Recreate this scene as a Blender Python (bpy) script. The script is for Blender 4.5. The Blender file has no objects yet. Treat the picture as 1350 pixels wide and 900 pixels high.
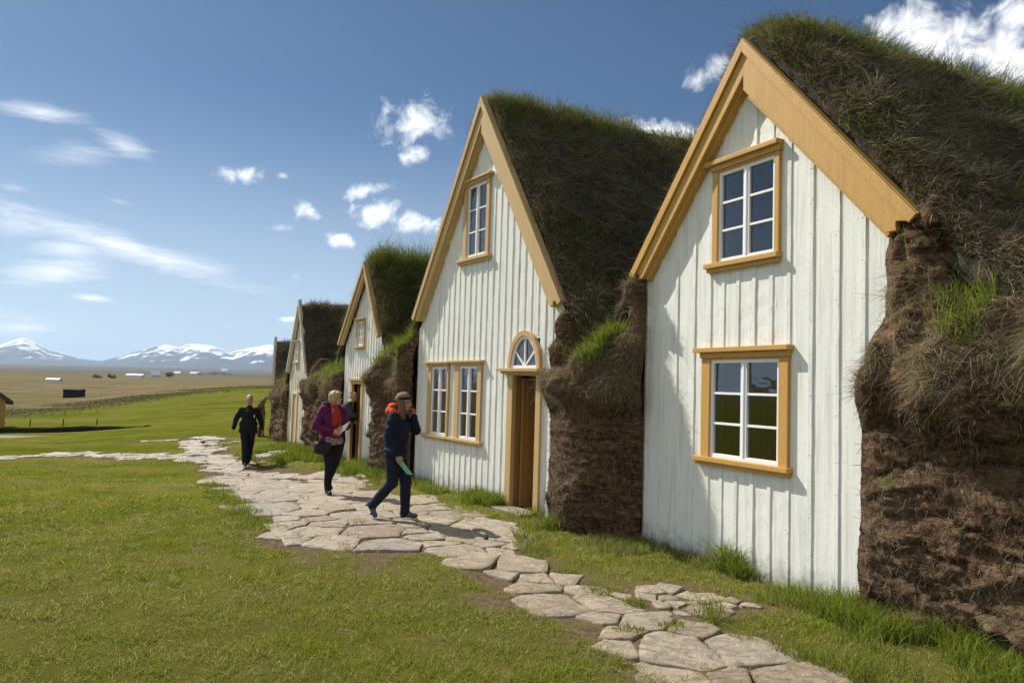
import bpy, bmesh, math, random
import numpy as np
from mathutils import Vector, Matrix
random.seed(7)
RNG = np.random.default_rng(11)
R = math.radians
SC = bpy.context.scene
COL = SC.collection

# ------------------------------------------------------------------ camera
cam_d = bpy.data.cameras.new("camera")
cam = bpy.data.objects.new("camera", cam_d)
COL.objects.link(cam)
cam_d.sensor_width = 36.0
cam_d.lens = 1008.7 / 1350 * 36
cam_d.clip_start = 0.1
cam_d.clip_end = 60000
EYE = 1.9
cam.matrix_world = (Matrix.Translation((0, 0, EYE)) @ Matrix.Rotation(R(90 + 3.273), 4, 'X') @ Matrix.Rotation(R(1.707), 4, 'Z'))
SC.camera = cam

# ------------------------------------------------------------------ light and exposure
SUN_EL, SUN_AZ = 45.0, -52.0          # azimuth from +Y, negative = to the left
SUN_STRENGTH = 5.0
SKY_STRENGTH = 0.055
EXPOSURE = 0.50
SC.view_settings.view_transform = 'Standard'
SC.view_settings.look = 'None'
SC.view_settings.exposure = EXPOSURE
SC.view_settings.gamma = 1.0
SC.view_settings.use_curve_mapping = False
try:
    SC.cycles.use_denoising = True
    SC.cycles.max_bounces = 6
    SC.cycles.diffuse_bounces = 3
    SC.cycles.glossy_bounces = 3
    SC.cycles.transmission_bounces = 4
    SC.cycles.transparent_max_bounces = 8
    SC.cycles.volume_bounces = 0
    SC.cycles.caustics_reflective = False
    SC.cycles.caustics_refractive = False
except Exception:
    pass
sun_d = bpy.data.lights.new("sun", 'SUN')
sun_d.energy = SUN_STRENGTH
sun_d.angle = R(0.53)
sun_d.color = (1.0, 0.955, 0.88)
sun = bpy.data.objects.new("sun", sun_d)
COL.objects.link(sun)
SUN_DIR = Vector((math.sin(R(SUN_AZ)) * math.cos(R(SUN_EL)), math.cos(R(SUN_AZ)) * math.cos(R(SUN_EL)), math.sin(R(SUN_EL))))
sun.rotation_euler = SUN_DIR.to_track_quat('Z', 'Y').to_euler()

# ------------------------------------------------------------------ node helper
class NT:
    def __init__(self, tree):
        self.t = tree
        tree.nodes.clear()
    def n(self, typ, **kw):
        nd = self.t.nodes.new(typ)
        for k, v in kw.items():
            setattr(nd, k, v)
        return nd
    def set(self, sock, v):
        if v is None:
            return
        if isinstance(v, bpy.types.NodeSocket):
            self.t.links.new(v, sock)
        else:
            if hasattr(sock.default_value, '__len__') and not hasattr(v, '__len__'):
                v = (v,) * len(sock.default_value)
            if hasattr(v, '__len__') and len(v) == 3 and len(sock.default_value) == 4:
                v = (*v, 1.0)
            sock.default_value = v
    def math(self, op, a, b=None, c=None, clamp=False):
        nd = self.n('ShaderNodeMath', operation=op)
        nd.use_clamp = clamp
        self.set(nd.inputs[0], a)
        self.set(nd.inputs[1], b)
        self.set(nd.inputs[2], c)
        return nd.outputs[0]
    def noise(self, vec, scale, detail=4, rough=0.55, dist=0.0):
        nd = self.n('ShaderNodeTexNoise')
        self.set(nd.inputs['Vector'], vec)
        nd.inputs['Scale'].default_value = scale
        nd.inputs['Detail'].default_value = detail
        nd.inputs['Roughness'].default_value = rough
        nd.inputs['Distortion'].default_value = dist
        return nd.outputs[0]
    def ramp(self, fac, stops, interp='LINEAR'):
        nd = self.n('ShaderNodeValToRGB')
        cr = nd.color_ramp
        cr.interpolation = interp
        while len(cr.elements) < len(stops):
            cr.elements.new(0.5)
        for e, (p, c) in zip(cr.elements, stops):
            e.position = p
            if not hasattr(c, '__len__'):
                c = (c, c, c)
            e.color = (*c[:3], 1.0)
        self.set(nd.inputs[0], fac)
        return nd.outputs[0]
    def mix(self, fac, a, b, blend='MIX'):
        nd = self.n('ShaderNodeMix', data_type='RGBA', blend_type=blend)
        self.set(nd.inputs[0], fac)
        self.set(nd.inputs[6], a)
        self.set(nd.inputs[7], b)
        return nd.outputs[2]
    def smooth(self, v, a, b):
        nd = self.n('ShaderNodeMapRange', interpolation_type='SMOOTHSTEP')
        self.set(nd.inputs[0], v)
        nd.inputs[1].default_value = a
        nd.inputs[2].default_value = b
        return nd.outputs[0]
    def mapping(self, vec, scale=(1, 1, 1), rot=(0, 0, 0), loc=(0, 0, 0)):
        nd = self.n('ShaderNodeMapping')
        self.set(nd.inputs[0], vec)
        nd.inputs['Scale'].default_value = scale
        nd.inputs['Rotation'].default_value = rot
        nd.inputs['Location'].default_value = loc
        return nd.outputs[0]
    def bump(self, h, strength=0.5, dist=0.02):
        nd = self.n('ShaderNodeBump')
        nd.inputs['Strength'].default_value = strength
        nd.inputs['Distance'].default_value = dist
        self.set(nd.inputs['Height'], h)
        return nd.outputs[0]
    def coord(self, which='Object'):
        return self.n('ShaderNodeTexCoord').outputs[which]
    def pos(self):
        return self.n('ShaderNodeNewGeometry').outputs['Position']
    def island(self):
        return self.n('ShaderNodeNewGeometry').outputs['Random Per Island']
    def attr(self, name):
        return self.n('ShaderNodeAttribute', attribute_name=name).outputs['Fac']
    def bsdf(self, color, rough=0.8, spec=0.3, normal=None, **kw):
        nd = self.n('ShaderNodeBsdfPrincipled')
        self.set(nd.inputs['Base Color'], color)
        self.set(nd.inputs['Roughness'], rough)
        self.set(nd.inputs['Specular IOR Level'], spec)
        if normal is not None:
            self.set(nd.inputs['Normal'], normal)
        for k, v in kw.items():
            self.set(nd.inputs[k.replace('_', ' ')], v)
        return nd.outputs[0]
    def out(self, sh):
        self.t.links.new(sh, self.n('ShaderNodeOutputMaterial').inputs[0])

def material(name, fn):
    m = bpy.data.materials.new(name)
    m.use_nodes = True
    t = NT(m.node_tree)
    fn(t)
    return m

# ------------------------------------------------------------------ sky with clouds
world = bpy.data.worlds.new("World")
SC.world = world
world.use_nodes = True
w = NT(world.node_tree)
sky = w.n('ShaderNodeTexSky', sky_type='NISHITA')
sky.sun_disc = False
sky.sun_elevation = R(SUN_EL)
sky.sun_rotation = R(SUN_AZ)
sky.altitude = 60
sky.air_density = 0.8
sky.dust_density = 0.55
sky.ozone_density = 2.2
dirv = w.coord('Generated')
sep = w.n('ShaderNodeSeparateXYZ')
w.set(sep.inputs[0], dirv)
az = w.math('ARCTAN2', sep.outputs[0], sep.outputs[1])
el = w.math('ARCSINE', sep.outputs[2])
cmb = w.n('ShaderNodeCombineXYZ')
w.set(cmb.inputs[0], az)
w.set(cmb.inputs[1], el)
ae = cmb.outputs[0]
n_cum = w.math('ADD', w.math('MULTIPLY', w.noise(ae, 30, 8, 0.60, 0.6), 0.8), w.math('MULTIPLY', w.noise(ae, 85, 6, 0.6, 0.3), 0.2))
n_cir = w.noise(w.mapping(ae, (7, 42, 1), (0, 0, 0.2)), 1.6, 8, 0.62, 0.9)
n_cir2 = w.noise(w.mapping(ae, (16, 90, 1), (0, 0, 0.25)), 1.0, 6, 0.6, 0.6)
n_cir = w.math('ADD', w.math('MULTIPLY', n_cir, 0.7), w.math('MULTIPLY', n_cir2, 0.3))
CUMULUS = [(-0.1358, 0.3261, 0.0435, 0.0314, -0.096, 1), (-0.1306, 0.2942, 0.0218, 0.013, 0.387, .9), (-0.3501, 0.2456, 0.0235, 0.0110, 0.114, 1),
 (-0.3014, 0.25, 0.0083, 0.0046, 0.102, .6), (-0.2671, 0.2098, 0.014, 0.0100, -0.269, .9), (-0.2279, 0.1779, 0.02, 0.0124, 0.069, 1),
 (-0.197, 0.2417, 0.039, 0.0085, 0.275, .8), (-0.1861, 0.2122, 0.0333, 0.0161, 0.405, .95), (-0.1339, 0.2021, 0.0355, 0.0145, -0.032, 1),
 (-0.3021, 0.1871, 0.0129, 0.0047, 0.085, .3), (-0.1701, 0.1759, 0.0078, 0.0048, 0.057, .4), (-0.2859, 0.074, 0.0129, 0.0038, 0.052, .8),
 (0.2448, 0.3888, 0.0339, 0.0146, 0.345, .75), (0.185, 0.3238, 0.075, 0.014, -0.131, 1), (0.5005, 0.3956, 0.0624, 0.0339, -0.565, 1),
 (0.55, 0.3831, 0.0606, 0.0365, -0.352, 1), (0.5789, 0.3588, 0.045, 0.0336, -0.183, 1), (0.4564, 0.4182, 0.0267, 0.0193, -0.156, .9),
 (0.5899, 0.4053, 0.0325, 0.0187, -0.211, 1), (0.2716, 0.368, 0.0112, 0.0122, -0.069, .4), (0.107, 0.3365, 0.0299, 0.0046, -0.089, .8),
 # cloud behind the houses; unseen deck behind the camera added to brighten facades
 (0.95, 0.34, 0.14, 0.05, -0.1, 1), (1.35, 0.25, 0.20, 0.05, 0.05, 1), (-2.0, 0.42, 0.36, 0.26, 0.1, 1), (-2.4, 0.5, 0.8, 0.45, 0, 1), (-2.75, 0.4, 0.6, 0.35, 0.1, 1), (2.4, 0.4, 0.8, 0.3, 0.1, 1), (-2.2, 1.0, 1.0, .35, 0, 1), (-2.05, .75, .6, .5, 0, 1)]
CIRRUS = [(-0.486, 0.1489, 0.1949, 0.0150, -0.222, .85), (-0.5689, 0.1575, 0.0745, 0.0136, 0.031, .45), (-0.5336, 0.1127, 0.068, 0.0174, 0.199, .95), (-0.5276, 0.139, 0.0506, 0.014, 0.013, .7),
 (-0.5058, 0.086, 0.0243, 0.0048, -0.019, 1.2), (-0.5627, 0.0476, 0.0638, 0.0064, 0.003, .7), (-0.569, 0.2817, 0.060, 0.0090, 0.027, .65), (-0.4843, 0.2627, 0.0395, 0.0120, -0.217, .62),
 (-0.5335, 0.2435, 0.0583, 0.0136, 0.168, .38), (-0.589, 0.1989, 0.0173, 0.0055, -0.042, .35), (-0.4847, 0.1985, 0.0206, 0.0040, -0.156, .25), (-0.4205, 0.1351, 0.1019, 0.0150, -0.136, .45), (-0.2792, 0.1277, 0.0095, 0.0074, -1.356, .2),
 (-0.60, 0.05, 0.11, 0.02, 0.0, .35), (-0.9, 0.2, 0.2, 0.03, 0.1, .6), (-0.95, 0.38, 0.25, 0.03, -0.2, .5)]
def cloud_mask(lst, noise, amp, soft):
    total = None
    for (a0, e0, rx, ry, rot, dens) in lst:
        dx = w.math('SUBTRACT', az, a0)
        dy = w.math('SUBTRACT', el, e0)
        c, s = math.cos(rot), math.sin(rot)
        qx = w.math('MULTIPLY_ADD', dx, c / rx, w.math('MULTIPLY', dy, s / rx))
        qy = w.math('MULTIPLY_ADD', dx, -s / ry, w.math('MULTIPLY', dy, c / ry))
        d2 = w.math('MULTIPLY_ADD', qx, qx, w.math('MULTIPLY', qy, qy))
        d = w.math('POWER', d2, 0.5)
        v = w.math('SUBTRACT', 1.0, d)
        v = w.math('MULTIPLY_ADD', w.math('SUBTRACT', noise, 0.5), amp, v)
        m = w.math('MULTIPLY', w.smooth(v, 0.0, soft), dens)
        total = m if total is None else w.math('MAXIMUM', total, m)
    return total
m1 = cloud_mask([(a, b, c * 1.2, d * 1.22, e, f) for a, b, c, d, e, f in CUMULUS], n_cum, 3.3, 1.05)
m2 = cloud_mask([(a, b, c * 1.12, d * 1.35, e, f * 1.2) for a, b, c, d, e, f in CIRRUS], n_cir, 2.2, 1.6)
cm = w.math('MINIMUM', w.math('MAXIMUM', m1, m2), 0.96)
# thin pale veil of air low over the horizon
veil = w.math('MULTIPLY', w.smooth(el, 0.36, -0.02), 0.62)
shade = w.noise(ae, 22, 4, 0.5)
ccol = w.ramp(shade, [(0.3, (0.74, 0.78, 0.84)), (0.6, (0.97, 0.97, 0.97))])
bg1 = w.n('ShaderNodeBackground')
skyc = w.mix(1.0, sky.outputs[0], (0.56, 0.76, 0.90), 'MULTIPLY')
w.set(bg1.inputs[0], skyc)
bg1.inputs[1].default_value = SKY_STRENGTH
bgv = w.n('ShaderNodeBackground')
bgv.inputs[0].default_value = (0.56, 0.66, 0.76, 1)
bgv.inputs[1].default_value = 1.0
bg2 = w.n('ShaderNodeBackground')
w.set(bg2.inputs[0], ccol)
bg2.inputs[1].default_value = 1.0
mx0 = w.n('ShaderNodeMixShader')
w.set(mx0.inputs[0], veil)
w.set(mx0.inputs[1], bg1.outputs[0])
w.set(mx0.inputs[2], bgv.outputs[0])
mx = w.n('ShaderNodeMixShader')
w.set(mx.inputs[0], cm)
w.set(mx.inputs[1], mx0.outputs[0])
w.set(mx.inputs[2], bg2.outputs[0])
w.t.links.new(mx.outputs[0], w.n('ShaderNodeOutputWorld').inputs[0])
world.cycles.sampling_method = 'MANUAL'
world.cycles.sample_map_resolution = 512

# ------------------------------------------------------------------ numpy noise
_P = np.random.default_rng(5).random(65536)
def vnoise(x, y, z=0.0):
    x, y, z = np.broadcast_arrays(np.asarray(x, float), np.asarray(y, float), np.asarray(z, float))
    xi, yi, zi = np.floor(x).astype(np.int64), np.floor(y).astype(np.int64), np.floor(z).astype(np.int64)
    fx, fy, fz = x - xi, y - yi, z - zi
    fx, fy, fz = [f * f * (3 - 2 * f) for f in (fx, fy, fz)]
    def h(a, b, c):
        k = (a * 73856093) ^ (b * 19349663) ^ (c * 83492791)
        k = (k ^ (k >> 13)) * 1274126177
        return _P[(k ^ (k >> 16)) & 65535]
    def lx(b, c):
        return h(xi, b, c) * (1 - fx) + h(xi + 1, b, c) * fx
    return (lx(yi, zi) * (1 - fy) + lx(yi + 1, zi) * fy) * (1 - fz) + (lx(yi, zi + 1) * (1 - fy) + lx(yi + 1, zi + 1) * fy) * fz
def fbm(x, y, z=0.0, octv=4, gain=0.5):
    t, a, s = 0.0, 1.0, 0.0
    for i in range(octv):
        t = t + a * (vnoise(np.asarray(x) * 2 ** i + 17.3 * i, np.asarray(y) * 2 ** i + 5.1 * i, np.asarray(z) * 2 ** i + 9.7 * i) - 0.5)
        s += a
        a *= gain
    return t / s * 2      # about -1..1
def worley(x, y, z, seed=0):
    x, y, z = np.broadcast_arrays(np.asarray(x, float), np.asarray(y, float), np.asarray(z, float))
    xi, yi, zi = np.floor(x).astype(np.int64), np.floor(y).astype(np.int64), np.floor(z).astype(np.int64)
    best = np.full(x.shape, 9.0)
    for a in (-1, 0, 1):
        for b in (-1, 0, 1):
            for c in (-1, 0, 1):
                k = ((xi + a) * 73856093) ^ ((yi + b) * 19349663) ^ ((zi + c) * 83492791) ^ (seed * 2654435)
                k = (k ^ (k >> 13)) * 1274126177; k = k ^ (k >> 16)
                best = np.minimum(best, (xi + a + _P[k & 65535] - x) ** 2 + (yi + b + _P[(k + 7919) & 65535] - y) ** 2 + (zi + c + _P[(k + 104729) & 65535] - z) ** 2)
    return np.sqrt(best)
def S(v, a, b):
    t = np.clip((np.asarray(v, float) - a) / (b - a), 0, 1)
    return t * t * (3 - 2 * t)

# ------------------------------------------------------------------ mesh helpers
def tag(o, label=None, cat=None, group=None, kind=None):
    if label: o['label'] = label
    if cat: o['category'] = cat
    if group: o['group'] = group
    if kind: o['kind'] = kind
    return o
def empty(name, loc=(0, 0, 0), rotz=0.0):
    o = bpy.data.objects.new(name, None)
    o.empty_display_size = 0.2
    o.location = loc
    o.rotation_euler = (0, 0, rotz)
    COL.objects.link(o)
    return o
def link(name, me, mat=None, parent=None):
    o = bpy.data.objects.new(name, me)
    COL.objects.link(o)
    if mat is not None:
        me.materials.clear()
        for m in (mat if isinstance(mat, (list, tuple)) else [mat]):
            me.materials.append(m)
    if parent is not None:
        o.parent = parent
    return o
def fast_mesh(name, verts, faces_flat, loop_tot, attrs=None, smooth=False):
    me = bpy.data.meshes.new(name)
    V = np.asarray(verts, np.float32).reshape(-1, 3)
    ff = np.asarray(faces_flat, np.int32).ravel()
    lt = np.asarray(loop_tot, np.int32).ravel()
    me.vertices.add(len(V)); me.vertices.foreach_set('co', V.ravel())
    me.loops.add(len(ff)); me.loops.foreach_set('vertex_index', ff)
    me.polygons.add(len(lt))
    me.polygons.foreach_set('loop_start', np.concatenate([[0], np.cumsum(lt)[:-1]]).astype(np.int32))
    me.polygons.foreach_set('loop_total', lt)
    if smooth:
        me.polygons.foreach_set('use_smooth', np.ones(len(lt), bool))
    me.update(calc_edges=True)
    for k, v in (attrs or {}).items():
        a = me.attributes.new(k, 'FLOAT', 'POINT')
        a.data.foreach_set('value', np.asarray(v, np.float32))
    return me
def grid_mesh(name, G, attrs=None, smooth=True, flip=False):
    ny, nx = G.shape[:2]
    idx = np.arange(ny * nx).reshape(ny, nx)
    q = np.stack([idx[:-1, :-1], idx[:-1, 1:], idx[1:, 1:], idx[1:, :-1]], -1).reshape(-1, 4)
    if flip: q = q[:, ::-1]
    return fast_mesh(name, G.reshape(-1, 3), q, np.full(len(q), 4), {k: np.asarray(v).ravel() for k, v in (attrs or {}).items()}, smooth)
class MB:
    """collects boxes, prisms and tubes into one mesh"""
    def __init__(self): self.v, self.f, self.mi = [], [], []
    def add(self, vs, fs, mi=0):
        b = len(self.v)
        self.v += [tuple(p) for p in vs]
        self.f += [tuple(i + b for i in f) for f in fs]
        self.mi += [mi] * len(fs)
    def box(self, x0, x1, y0, y1, z0, z1, mi=0):
        x0, x1 = min(x0, x1), max(x0, x1); y0, y1 = min(y0, y1), max(y0, y1); z0, z1 = min(z0, z1), max(z0, z1)
        self.add([(x0, y0, z0), (x1, y0, z0), (x1, y1, z0), (x0, y1, z0), (x0, y0, z1), (x1, y0, z1), (x1, y1, z1), (x0, y1, z1)],
                 [(0, 3, 2, 1), (4, 5, 6, 7), (0, 1, 5, 4), (1, 2, 6, 5), (2, 3, 7, 6), (3, 0, 4, 7)], mi)
    def prism_xz(self, poly, y0, y1, mi=0):
        """polygon in local x-z, extruded along y (any winding)"""
        n = len(poly)
        a = sum(poly[i][0] * poly[(i + 1) % n][1] - poly[(i + 1) % n][0] * poly[i][1] for i in range(n))
        if a < 0: poly = poly[::-1]
        vs = [(x, y0, z) for x, z in poly] + [(x, y1, z) for x, z in poly]
        fs = [tuple(range(n)), tuple(range(2 * n - 1, n - 1, -1))]
        fs += [(i, i + n, (i + 1) % n + n, (i + 1) % n) for i in range(n)]
        self.add(vs, fs, mi)
    def tube(self, pts, r, sides=8, mi=0):
        pts = [Vector(p) for p in pts]
        rs = r if hasattr(r, '__len__') else [r] * len(pts)
        vs, fs = [], []
        for i, p in enumerate(pts):
            d = (pts[min(i + 1, len(pts) - 1)] - pts[max(i - 1, 0)]).normalized()
            u = d.orthogonal().normalized() if i == 0 else (u - d * u.dot(d)).normalized()
            v2 = d.cross(u)
            for k in range(sides):
                a = 2 * math.pi * k / sides
                vs.append(p + (u * math.cos(a) + v2 * math.sin(a)) * rs[i])
        for i in range(len(pts) - 1):
            for k in range(sides):
                k2 = (k + 1) % sides
                fs.append((i * sides + k, i * sides + k2, (i + 1) * sides + k2, (i + 1) * sides + k))
        fs.append(tuple(range(sides))[::-1]); fs.append(tuple((len(pts) - 1) * sides + k for k in range(sides)))
        self.add(vs, fs, mi)
    def build(self, name, mat, parent=None, bevel=0.0, smooth=False):
        me = bpy.data.meshes.new(name)
        me.from_pydata(self.v, [], self.f)
        me.polygons.foreach_set('material_index', np.array(self.mi, np.int32))
        if smooth: me.polygons.foreach_set('use_smooth', np.ones(len(self.f), bool))
        me.update()
        if bevel:
            bm = bmesh.new(); bm.from_mesh(me)
            es = [e for e in bm.edges if len(e.link_faces) == 2 and e.calc_face_angle(0) > 0.6]
            bmesh.ops.bevel(bm, geom=es, offset=bevel, segments=2, profile=0.7, affect='EDGES', clamp_overlap=True)
            bm.to_mesh(me); bm.free()
        return link(name, me, mat, parent)
def blade_arrays(P, D, L, W, bend):
    """curved two-segment blades; returns verts, face indices, loop totals"""
    N = len(P)
    rv = RNG.normal(size=(N, 3))
    side = np.cross(D, rv)
    side /= np.linalg.norm(side, axis=1, keepdims=True) + 1e-9
    L_, W_ = L[:, None], W[:, None]
    mid = P + D * L_ * 0.55 + bend * L_ * 0.25
    tip = P + D * L_ * 0.95 + bend * L_
    V = np.stack([P - side * W_ / 2, P + side * W_ / 2, mid + side * W_ * 0.4, mid - side * W_ * 0.4, tip], 1).reshape(-1, 3)
    b = np.arange(N)[:, None] * 5
    F = np.concatenate([b + np.array([[0, 1, 2, 3]]), b + np.array([[3, 2, 4]])], 1).ravel()
    T = np.tile([4, 3], N)
    return V, F, T
def blades(name, P, D, L, W, bend, hue, mat, parent=None, pale=None):
    V, F, T = blade_arrays(P, D, L, W, bend)
    at = {'hue': np.repeat(hue, 5)}
    if pale is not None: at['pale'] = np.repeat(pale, 5)
    me = fast_mesh(name, V, F, T, at)
    return link(name, me, mat, parent)
def sample_grid(G, n, weight=None):
    """random points and normals on a grid surface"""
    a, b, c, d = G[:-1, :-1], G[:-1, 1:], G[1:, 1:], G[1:, :-1]
    nr = np.cross(b - a, d - a)
    area = np.linalg.norm(nr, axis=-1)
    pw = area * (weight if weight is not None else 1.0)
    pw = pw.ravel() / pw.sum()
    k = RNG.choice(len(pw), n, p=pw)
    i, j = np.unravel_index(k, area.shape)
    u, v = RNG.random(n)[:, None], RNG.random(n)[:, None]
    P = (a[i, j] * (1 - u) + b[i, j] * u) * (1 - v) + (d[i, j] * (1 - u) + c[i, j] * u) * v
    N = nr[i, j] / (area[i, j][:, None] + 1e-12)
    return P, N, i, j

# ------------------------------------------------------------------ terrain
_D = np.log(np.array([30, 45, 60, 80, 100, 150, 300, 700, 1500, 3000, 7000, 14000.]))
_ZL = [-1.0, -1.3, -1.4, -1.5, -1.6, -2, -2, -1, 2, 11, 61, 130]
_ZR = [-.55, -.3, .2, .75, .9, .6, .2, .5, 4, 17, 77, 150]
def row_coords(x, y):
    rx, ry = np.asarray(x, float) - 3.16, np.asarray(y, float) - 6.825
    return rx * -.857 + ry * -.516, rx * -.516 + ry * .857      # out from the house row, along it
def terrain(x, y):
    x = np.asarray(x, float); y = np.asarray(y, float)
    s, L = row_coords(x, y)
    z = -.25 * S(L, 17, 24) - .3 * S(s, .4, 2.2) * S(y, 11, 18) - .35 * S(s, 2, 6) * S(y, 14, 24)
    d = np.log(np.clip(y, 30, 14000))
    r = S(x / np.maximum(y, 1), -.66, -.30)
    zf = np.interp(d, _D, _ZL) * (1 - r) + np.interp(d, _D, _ZR) * r
    b = S(y, 24, 44)
    return z * (1 - b) + zf * b

def in_poly(x, y, poly):
    x, y = np.asarray(x), np.asarray(y)
    c = np.zeros(x.shape, bool)
    n = len(poly)
    for i in range(n):
        (x0, y0), (x1, y1) = poly[i], poly[(i + 1) % n]
        if y0 == y1: continue
        c ^= ((y0 > y) != (y1 > y)) & (x < (x1 - x0) * (y - y0) / (y1 - y0) + x0)
    return c
def poly_dist(x, y, poly):
    d = np.full(np.shape(x), 1e9)
    n = len(poly)
    for i in range(n):
        (x0, y0), (x1, y1) = poly[i], poly[(i + 1) % n]
        ex, ey = x1 - x0, y1 - y0
        t = np.clip(((x - x0) * ex + (y - y0) * ey) / (ex * ex + ey * ey + 1e-9), 0, 1)
        d = np.minimum(d, np.hypot(x - x0 - ex * t, y - y0 - ey * t))
    return d
PATH_MAIN = [(-12.35, 29.67), (-8.68, 21.02), (-7.0, 18.01), (-4.41, 12.46), (-3.61, 10.9), (-3.10, 9.75), (-2.80, 8.75), (-2.22, 8.55), (-1.96, 8.65), (-1.89, 9.2), (-1.62, 8.53),
 (-1.39, 8.18), (-1.25, 8.32), (-1.15, 8.65), (-.74, 8.78), (-.51, 8.42), (-.17, 7.57), (.06, 7.13), (.36, 6.5), (.55, 6.08), (.8, 5.66), (1.03, 5.23), (1.3, 4.8), (1.7, 4.2), (3.0, 4.0),
 (2.55, 4.9), (2.3, 5.3), (2.0, 5.75), (1.62, 6.15), (1.3, 6.7), (.95, 7.35), (.55, 8.1), (.21, 9.06), (.25, 10.6), (-.55, 11.1), (-1.67, 13.0), (-2.67, 14.24), (-3.4, 16.2), (-4.23, 17.1),
 (-5.54, 18.13), (-6.77, 20.24), (-7.89, 21.73), (-9.41, 25.51), (-10.65, 28.45)]
PATCH = [(1.45, 6.43), (1.96, 6.65), (2.51, 6.95), (2.05, 7.29), (1.76, 7.68), (1.31, 7.5), (1.0, 7.2), (1.25, 6.75)]
STEPS_A = [(-2.55, 14.3), (-2.45, 15.1), (-3.1, 16.3), (-3.45, 15.6)]
STEPS_B = [(-6.9, 19.9), (-5.6, 20.1), (-5.9, 20.9), (-7.1, 20.9)]
STEPS_C = [(-9.6, 25.0), (-8.2, 25.3), (-8.3, 25.9), (-9.6, 25.9)]
BRANCH = [(-8.9, 21.6), (-9.61, 23.24), (-11.65, 24.62), (-14.5, 26.71), (-15.81, 26.3), (-16.53, 25.09), (-19, 25.4), (-24, 24.9), (-24, 24.1), (-19, 24.6), (-16.1, 24.43), (-15.31, 25.47), (-13.75, 25.33), (-10.55, 22.33), (-8.7, 20.9)]
THIN = [(-13.8, 28.2), (-12.6, 29.4), (-12.3, 29.9), (-12.6, 30.1), (-14.1, 28.5)]
ALL_PATHS = [PATH_MAIN, PATCH, STEPS_A, STEPS_B, STEPS_C, BRANCH, THIN]

def axis(lo, hi, step, far, growth):
    a = list(np.arange(lo, hi + 1e-6, step))
    s = step
    while a[-1] < far:
        s *= growth; a.append(a[-1] + s)
    s = step
    while a[0] > -far:
        s *= growth; a.insert(0, a[0] - s)
    return np.array(a)
gx = axis(-24, 8, 0.16, 16000, 1.13)
gy = axis(1.5, 30, 0.16, 16000, 1.10)
X, Y = np.meshgrid(gx, gy)
Z = terrain(X, Y)
near = S(np.hypot(X, Y - 12), 60, 30)
Z = Z + near * (0.035 * fbm(X * 0.7, Y * 0.7, 3) + 0.015 * fbm(X * 3, Y * 3, 8))
inside = np.zeros(X.shape, bool)
dist = np.full(X.shape, 1e9)
for p in ALL_PATHS:
    inside |= in_poly(X, Y, p)
    dist = np.minimum(dist, poly_dist(X, Y, p))
sgn = np.where(inside, -dist, dist)
soil = S(sgn + 0.22 * fbm(X * 2.2, Y * 2.2, 1), 0.30, -0.05) * (near > 0)
Z = Z - 0.012 * (sgn < 0)
s_, L_ = row_coords(X, Y)
def bare(cx, cy, r):
    return S(np.hypot(X - cx, (Y - cy)) + 0.3 * r * fbm(X * 3, Y * 3, 5), r, r * 0.3)
for c in [(-0.15, 6.95, 0.45), (-2.1, 8.25, 0.35), (-1.3, 7.9, 0.35), (0.45, 7.9, .6), (1.5, 7.0, .8), (1.0, 6.8, .5), (-0.6, 10.7, .6), (-1.5, 12.4, .5), (1.9, 5.9, .4), (-3.35, 8.6, .18)]:
    soil = np.maximum(soil, 0.85 * bare(*c))
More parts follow.
